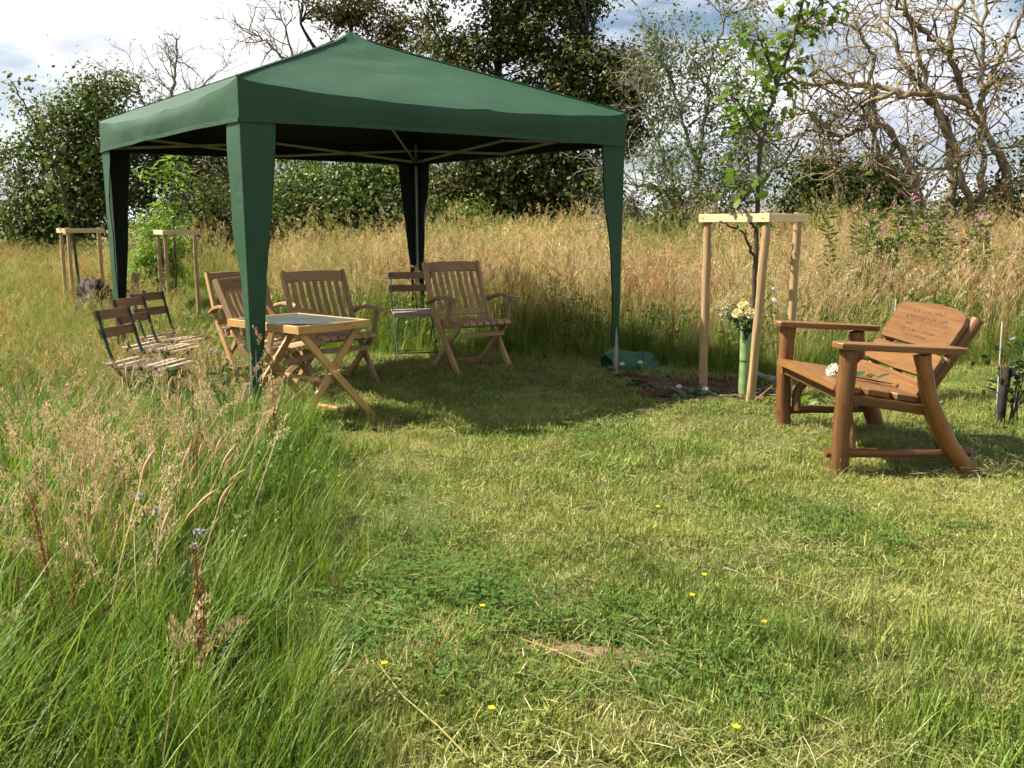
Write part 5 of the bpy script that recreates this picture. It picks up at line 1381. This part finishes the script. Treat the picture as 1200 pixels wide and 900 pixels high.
def soil():
    rng = np.random.default_rng(18)
    for i, (x, y, r) in enumerate(SOIL):
        n = 40; V, F, UV = [], [], []; rings = 9
        V.append((x, y, gz(x, y) + .05)); UV.append((0, 0)); ph = rng.uniform(0, 6, 4)
        for k in range(1, rings + 1):
            for j in range(n):
                a = 2 * PI * j / n; rr = r * (1 + .18 * math.sin(3 * a + ph[0]) + .12 * math.sin(7 * a + ph[1])) * k / rings
                xx, yy = x + rr * math.cos(a), y + rr * .8 * math.sin(a)
                zz = gz(xx, yy) + .055 * (1 - (k / rings) ** 2) + (rng.uniform(-.012, .018) if k < rings else -.02)
                V.append((xx, yy, zz)); UV.append((xx, yy))
        for j in range(n): F.append((0, 1 + j, 1 + (j + 1) % n))
        for k in range(rings - 1):
            for j in range(n): F.append((1 + k * n + j, 1 + (k + 1) * n + j, 1 + (k + 1) * n + (j + 1) % n, 1 + k * n + (j + 1) % n))
        o = mk('soil_patch', [(V, F, UV)], M['soil']); tag(o, kind='structure')
    # crumbled clods over the patches
    a = Acc(); OCT = ([(1, 0, 0), (0, 1, 0), (-1, 0, 0), (0, -1, 0), (0, 0, .8), (0, 0, -.8)], [(0, 1, 4), (1, 2, 4), (2, 3, 4), (3, 0, 4), (1, 0, 5), (2, 1, 5), (3, 2, 5), (0, 3, 5)])
    P = []
    for x, y, r in SOIL:
        n = int(900 * r); q = rng.normal(size=(n, 2)) * r * .55; P.append(with_z(x + q[:, 0], y + q[:, 1], .03))
    P = np.concatenate(P)
    a.add(stamp(*OCT, P, rand_rot(rng, len(P)), rng.uniform(.005, .020, len(P)) * rng.uniform(.5, 1.2, len(P)), rng.uniform(0, 1, len(P))))
    o = a.obj('soil_clods', [M['soil']]); tag(o, 'crumbled brown soil clods round the stakes', 'soil', None, 'stuff')
    # dead grass mulch round the tube
    a = Acc(); n = 260; x = 1.76 + rng.normal(size=n) * .20; y = 6.72 + rng.normal(size=n) * .10
    d = np.stack([rng.normal(size=n), rng.normal(size=n), rng.normal(size=n) * .15], 1)
    a.add(stamp([(0, -.02, 0), (1, -.012, 0), (1, .012, 0), (0, .02, 0)], [(0, 1, 2, 3)], with_z(x, y, .05) + rng.normal(size=(n, 3)) * [0, 0, .012], frames_along(d, rng), rng.uniform(.06, .17, n), rng.uniform(0, .6, n)))
    o = a.obj('dead_grass', [plain('dead_grass', (.20, .13, .07), .9)]); tag(o, 'brown dead grass heaped round the tree guard', 'hay', None, 'stuff')
soil()

def low_plant(x, y, label, seed, n=40, w=.13, h=.10, mat='pale_leaf', size=.055, blooms=0):
    rng = np.random.default_rng(seed); g = gz(x, y)
    t = empty('low_plant', (x, y, g), 0, label, 'plant', 'low leafy plants in the dug soil')
    P = np.stack([rng.normal(size=n) * w, rng.normal(size=n) * w * .6, rng.uniform(.02, h, n)], 1)
    a = Acc(); a.add(stamp([(0, 0, 0), (.3, .28, .06), (.7, .26, .06), (1, 0, -.05), (.7, -.26, .06), (.3, -.28, .06), (.5, 0, 0)], [(6, i, (i + 1) % 6) for i in range(6)], P, rand_rot(rng, n, 1.2), rng.uniform(.6, 1.3, n) * size, rng.uniform(0, 1, n)))
    a.obj('leaves', [M[mat]], t)
    a = Acc()
    for k in range(min(14, n)): a.add(tube_np(smooth_path([(P[k][0] * .4, P[k][1] * .4, -.01), P[k] * [.8, .8, .6], P[k]], 5), np.full(5, .002), 3))
    a.obj('stems', [M['rose_leaf']], t)
    for k in range(blooms):
        a = Acc(); petals(a, np.array([rng.normal() * w * .7, rng.normal() * w * .4 - .02, h + .015]), .022, rng, (0, -.4, 1)); a.obj('white_bloom', [M['petal_white']], t, True)
low_plant(0.93, 7.62, 'low grey-green plant with white blooms at the right gazebo foot', 51, 55, .16, .11, 'pale_leaf', .055, 2)
low_plant(0.92, 7.05, 'dark leafy cut plant in the gazebo shadow at the lawn edge', 52, 40, .11, .08, 'rose_leaf', .06)
low_plant(1.28, 6.70, 'pale green broad-leaved plant on the dug soil before the left stake', 53, 26, .13, .08, 'pale_leaf', .085, 2)
low_plant(1.86, 6.35, 'small green dandelion-like plant at the foot of the middle stake', 54, 22, .09, .09, 'oak_leaf', .09)
low_plant(1.95, 6.33, 'small green weed by the far front leg of the bench', 55, 18, .07, .07, 'oak_leaf', .08)

rngb = np.random.default_rng(60)
fb = empty('fallen_branch', (2.0, 7.5, gz(2.0, 7.5)), 0, 'grey fallen branch lying behind the middle stake', 'branch')
log('branch_wood', [(-.16, .05, .16), (-.03, 0, .06), (.08, -.03, .03), (.2, -.02, .06), (.32, .03, .09)], .028, M['bark_grey'], fb, rngb, 8, [.6, 1, 1.1, .8, .5])

# weathered post with cane and rambling leaves at the right edge
def old_post():
    x, y = 3.06, 5.84; g = gz(x, y); rng = np.random.default_rng(61)
    t = empty('mossy_post', (x, y, g), 0, 'dark mossy post stump standing behind the bench at the right edge', 'post')
    log('post_wood', [(-.01, 0, -.03), (0, 0, .2), (.02, 0, .38)], .030, M['bark_dark'], t, rng, 10, [1.1, .9, 1.0])
    c = empty('white_cane', (x + .005, y + .06, g), 0, 'thin white cane upright against the mossy post', 'cane')
    rod('cane', [(.0, 0, -.02), (-.01, 0, .35), (-.015, 0, .66)], .005, M['white_cane'], c, 8)
    s = empty('rambling_plant', (x + .09, y + .02, g), 0, 'dark leafy plant rambling over the mossy post', 'plant')
    a = Acc(); n = 190; P = rng.normal(size=(n, 3)) * [.11, .07, .12] + [.03, -.03, .40]
    a.add(stamp([(0, 0, 0), (.3, .3, .06), (.7, .28, .06), (1, 0, -.05), (.7, -.28, .06), (.3, -.3, .06), (.5, 0, 0)], [(6, i, (i + 1) % 6) for i in range(6)], P, rand_rot(rng, n, .6), rng.uniform(.035, .065, n), rng.uniform(0, 1, n)))
    a.obj('leaves', [M['rose_leaf']], s)
    a = Acc()
    for k in range(9): a.add(tube_np(smooth_path([(rng.normal() * .02, 0, -.01), (.0, 0, .2), P[k * 10]], 6), np.linspace(.006, .002, 6), 4))
    a.obj('stems', [M['bark']], s)
old_post()
c2 = empty('white_cane', (2.62, 6.5, gz(2.62, 6.5)), 0, 'thin white cane upright in the grass behind the bench back', 'cane')
rod('cane', [(0, 0, -.02), (.005, 0, .4), (.0, 0, .74)], .006, M['white_cane'], c2, 8)

# dock stalks, thistles, willowherb, buttercups
def dock(x, y, h, label, seed, lean=(0, 0)):
    rng = np.random.default_rng(seed); t = empty('dock_plant', (x, y, gz(x, y)), 0, label, 'dock', 'rusty dock seed stalks')
    S = Acc(); Hd = Acc(); tops = [(lean[0], lean[1], h)] + [(lean[0] + rng.normal() * .06, lean[1] + rng.normal() * .06, h * rng.uniform(.6, .85)) for _ in range(3)]
    for i, tp in enumerate(tops):
        Q = smooth_path([(0, 0, 0), (tp[0] * .3, tp[1] * .3, tp[2] * .5), tp], 9); S.add(tube_np(Q, np.linspace(.0045, .0018, 9), 5))
        n = 320 if i == 0 else 140; u = rng.uniform(.5, 1, n); c = np.stack([np.interp(u, np.linspace(0, 1, 9), Q[:, k]) for k in range(3)], 1)
        Hd.add(stamp(*LEAF, c + rng.normal(size=(n, 3)) * .009, rand_rot(rng, n), rng.uniform(.005, .010, n), rng.uniform(0, 1, n)))
    n = 9; a0 = rng.uniform(0, 6.28, n); d = np.stack([np.cos(a0), np.sin(a0), rng.uniform(.1, .8, n)], 1)
    L = Acc(); L.add(stamp(*LEAF_THIN, np.zeros((n, 3)) + np.array([0, 0, 1]) * rng.uniform(.02, h * .5, n)[:, None], frames_along(d, rng), rng.uniform(.08, .16, n), rng.uniform(0, 1, n)))
    S.obj('stem', [M['dock']], t); tag(Hd.obj('seed_head', [M['dock']], t), kind='stuff'); L.obj('leaves', [M['olive_leaf']], t)
dock(-.74, 2.13, .50, 'upright rusty dock stalk in the lower left grass near the mown edge', 71)
dock(-1.10, 2.20, .60, 'red-brown dock stalk leaning at the bottom left corner', 72, (-.06, .02))
dock(-1.35, 3.9, .60, 'tall straw-brown dock stalk left of the mown edge', 73, (.02, 0))
dock(-1.20, 4.7, .52, 'brown dock stalk in the grass before the pine table', 74)
dock(1.43, 8.45, .55, 'dark red dock stalk before the tall meadow right of the tarpaulin', 75)
dock(2.12, 10.2, 1.0, 'rusty dock stalk in the tall meadow behind the stake frame', 76)
dock(3.45, 6.6, .75, 'rusty dock head at the right edge behind the mossy post', 77)

def thistle(x, y, h, label, seed, n=7):
    rng = np.random.default_rng(seed); t = empty('thistle', (x, y, gz(x, y)), 0, label, 'thistle', 'pale headed thistles in the long grass')
    S = Acc(); L = Acc()
    for k in range(n):
        e = np.array([rng.normal() * .10, rng.normal() * .07, h * rng.uniform(.75, 1.05)])
        Q = smooth_path([(0, 0, 0), e * [.3, .3, .55], e], 7); S.add(tube_np(Q, np.linspace(.0035, .0016, 7), 4))
        a = Acc(); m = 70; dd = rng.normal(size=(m, 3)); dd[:, 2] += .4
        a.add(stamp(*LEAF_THIN, np.tile(e, (m, 1)), frames_along(dd, rng), rng.uniform(.008, .015, m), rng.uniform(0, 1, m))); a.obj('flower_head', [M['petal_lilac']], t)
        m = 7; u = rng.uniform(.15, .8, m); c = np.stack([np.interp(u, np.linspace(0, 1, 7), Q[:, q]) for q in range(3)], 1); d = rng.normal(size=(m, 3)) * [1, 1, .4]
        L.add(stamp(*LEAF_THIN, c, frames_along(d, rng), rng.uniform(.05, .10, m), rng.uniform(0, 1, m)))
    S.obj('stem', [M['pale_leaf']], t); L.obj('leaves', [M['pale_leaf']], t)
thistle(-2.18, 5.75, .60, 'lilac thistle heads in front of the nearest bistro chair seat', 81, 9)
thistle(-2.02, 5.35, .36, 'short thistle with pale heads below the bistro chairs', 82, 5)
thistle(-1.62, 5.35, .58, 'dull lilac thistle heads before the left end of the pine table', 83, 7)
thistle(-3.15, 5.9, .55, 'thistle with pale heads left of the bistro chairs', 84, 4)
thistle(-.95, 2.5, .50, 'sparse white-headed thistle in the bottom left grass', 85, 5)
thistle(-2.9, 6.1, .5, 'thistle heads at the back of the nearest bistro chair', 86, 4)

def willowherb(x, y, h, label, seed, n=9):
    rng = np.random.default_rng(seed); t = empty('willowherb', (x, y, gz(x, y)), 0, label, 'wildflower', 'pink willowherb clumps on the far bank')
    S = Acc(); L = Acc(); B = Acc()
    for k in range(n):
        b = np.array([rng.normal() * .28, rng.normal() * .2, 0]); e = b + [rng.normal() * .08, rng.normal() * .06, h * rng.uniform(.7, 1.05)]
        Q = smooth_path([b, (b + e) / 2 + rng.normal(size=3) * .03, e], 8); S.add(tube_np(Q, np.linspace(.006, .002, 8), 4))
        m = 110; u = rng.uniform(.15, .9, m); c = np.stack([np.interp(u, np.linspace(0, 1, 8), Q[:, q]) for q in range(3)], 1); d = rng.normal(size=(m, 3)) * [1, 1, .3] + [0, 0, .3]
        L.add(stamp(*LEAF_THIN, c, frames_along(d, rng), rng.uniform(.08, .14, m), rng.uniform(0, 1, m)))
        m = 11; u = rng.uniform(.78, 1, m); c = np.stack([np.interp(u, np.linspace(0, 1, 8), Q[:, q]) for q in range(3)], 1)
        B.add(stamp(*LEAF, c + rng.normal(size=(m, 3)) * .03, rand_rot(rng, m), rng.uniform(.025, .045, m), rng.uniform(0, 1, m)))
    S.obj('stem', [M['pale_leaf']], t); L.obj('leaves', [M['mid_leaf']], t); B.obj('blossom', [M['petal_pink']], t)
willowherb(3.95, 10.2, 1.50, 'large pink willowherb clump left of the bare tree trunks', 91, 17)
willowherb(4.75, 10.6, 1.42, 'pink willowherb clump below the thick-limbed bare tree', 92, 12)
willowherb(5.35, 10.4, 1.25, 'sparse pink willowherb at the right edge of the bank', 93, 8)

def buttercup(x, y, label, seed):
    rng = np.random.default_rng(seed); t = empty('buttercup', (x, y, gz(x, y)), 0, label, 'flower', 'yellow buttercups dotted in the mown grass')
    e = (rng.normal() * .01, rng.normal() * .01, .075)
    rod('stem', [(0, 0, 0), (.004, 0, .04), e], .0012, M['clover'], t, 4)
    a = Acc()
    for k in range(5):
        an = 2 * PI * k / 5; d = np.array([[math.cos(an), math.sin(an), .35]]); x_ = d / np.linalg.norm(d); y_ = np.cross([[0, 0, 1.0]], x_); y_ /= np.linalg.norm(y_)
        a.add(stamp([(0, 0, 0), (.6, .5, .12), (1, .2, .2), (1, -.2, .2), (.6, -.5, .12)], [(0, 1, 2), (0, 2, 3), (0, 3, 4)], np.array([e]), np.stack([x_, y_, np.cross(x_, y_)], 2), .011, rng.uniform(0, 1, 1)))
    a.obj('bloom', [M['petal_yellow']], t)
for i, (x, y, lab) in enumerate([(-.35, 2.43, 'buttercup at the lower left of the mown grass by a long dry stem'), (-.07, 2.19, 'buttercup nearest the bottom edge left of centre'), (-.11, 2.79, 'buttercup left of the bare earth spot'),
        (-.82, 4.4, 'buttercup at the long grass edge below the table'), (.59, 3.78, 'buttercup in the middle of the lawn, farthest right of centre'), (.65, 3.03, 'buttercup right of the bare earth spot, higher one'),
        (.53, 2.11, 'buttercup at the bottom edge right of centre'), (.75, 2.71, 'buttercup right of the bare earth spot, lowest and rightmost'), (.58, 2.91, 'buttercup right of the bare earth spot, leftmost of the three')]):
    buttercup(x, y, lab, 200 + i)

def bare_spot():
    V, F, UV = [], [], []; n = 28
    for (x, y, a, b) in BARE_SPOT:
        o = len(V); V.append((x, y, gz(x, y) + .008)); UV.append((0, 0))
        for j in range(n):
            t = 2 * PI * j / n; f = 1.25 + .2 * math.sin(3 * t); xx, yy = x + a * f * math.cos(t), y + b * f * math.sin(t); V.append((xx, yy, gz(xx, yy) + .004 + .0005 * o)); UV.append((xx, yy))
        for j in range(n): F.append((o, o + 1 + j, o + 1 + (j + 1) % n))
    m, N, L, out = mat_new('dry_earth'); tc = N.new('ShaderNodeTexCoord'); nz = noise(N, L, tc.outputs['Object'], 40, 5, .7)
    principled(N, L, out, ramp(N, L, nz, [(.3, (.10, .062, .034)), (.7, (.24, .165, .09))]), .95, bump(N, L, nz, .8, .01), .1)
    tag(mk('bare_earth', [(V, F, UV)], m), kind='structure')
bare_spot()
def dry_stem(p, label):
    t = rod('dry_stem', [(x, y, gz(x, y) + z) for x, y, z in p], .0022, M['straw'], None, 5); tag(t, label, 'stem', 'single dry stems lying on the mown grass')
dry_stem([(-.37, 2.45, .07), (-.28, 2.28, .06), (-.18, 2.14, .06), (-.10, 2.02, .05)], 'long dry straw stem lying at the lower left of the lawn')
dry_stem([(-.02, 2.68, .05), (.0, 2.76, .06), (.03, 2.84, .05)], 'short dry straw stem at the left end of the bare earth')
dry_stem([(.02, 2.62, .05), (.12, 2.55, .05), (.2, 2.47, .05)], 'dry straw stem lying before the bare earth')
dry_stem([(.86, 3.05, .07), (.98, 2.95, .07), (1.05, 2.86, .06)], 'dry straw stem lying on the right of the lawn')
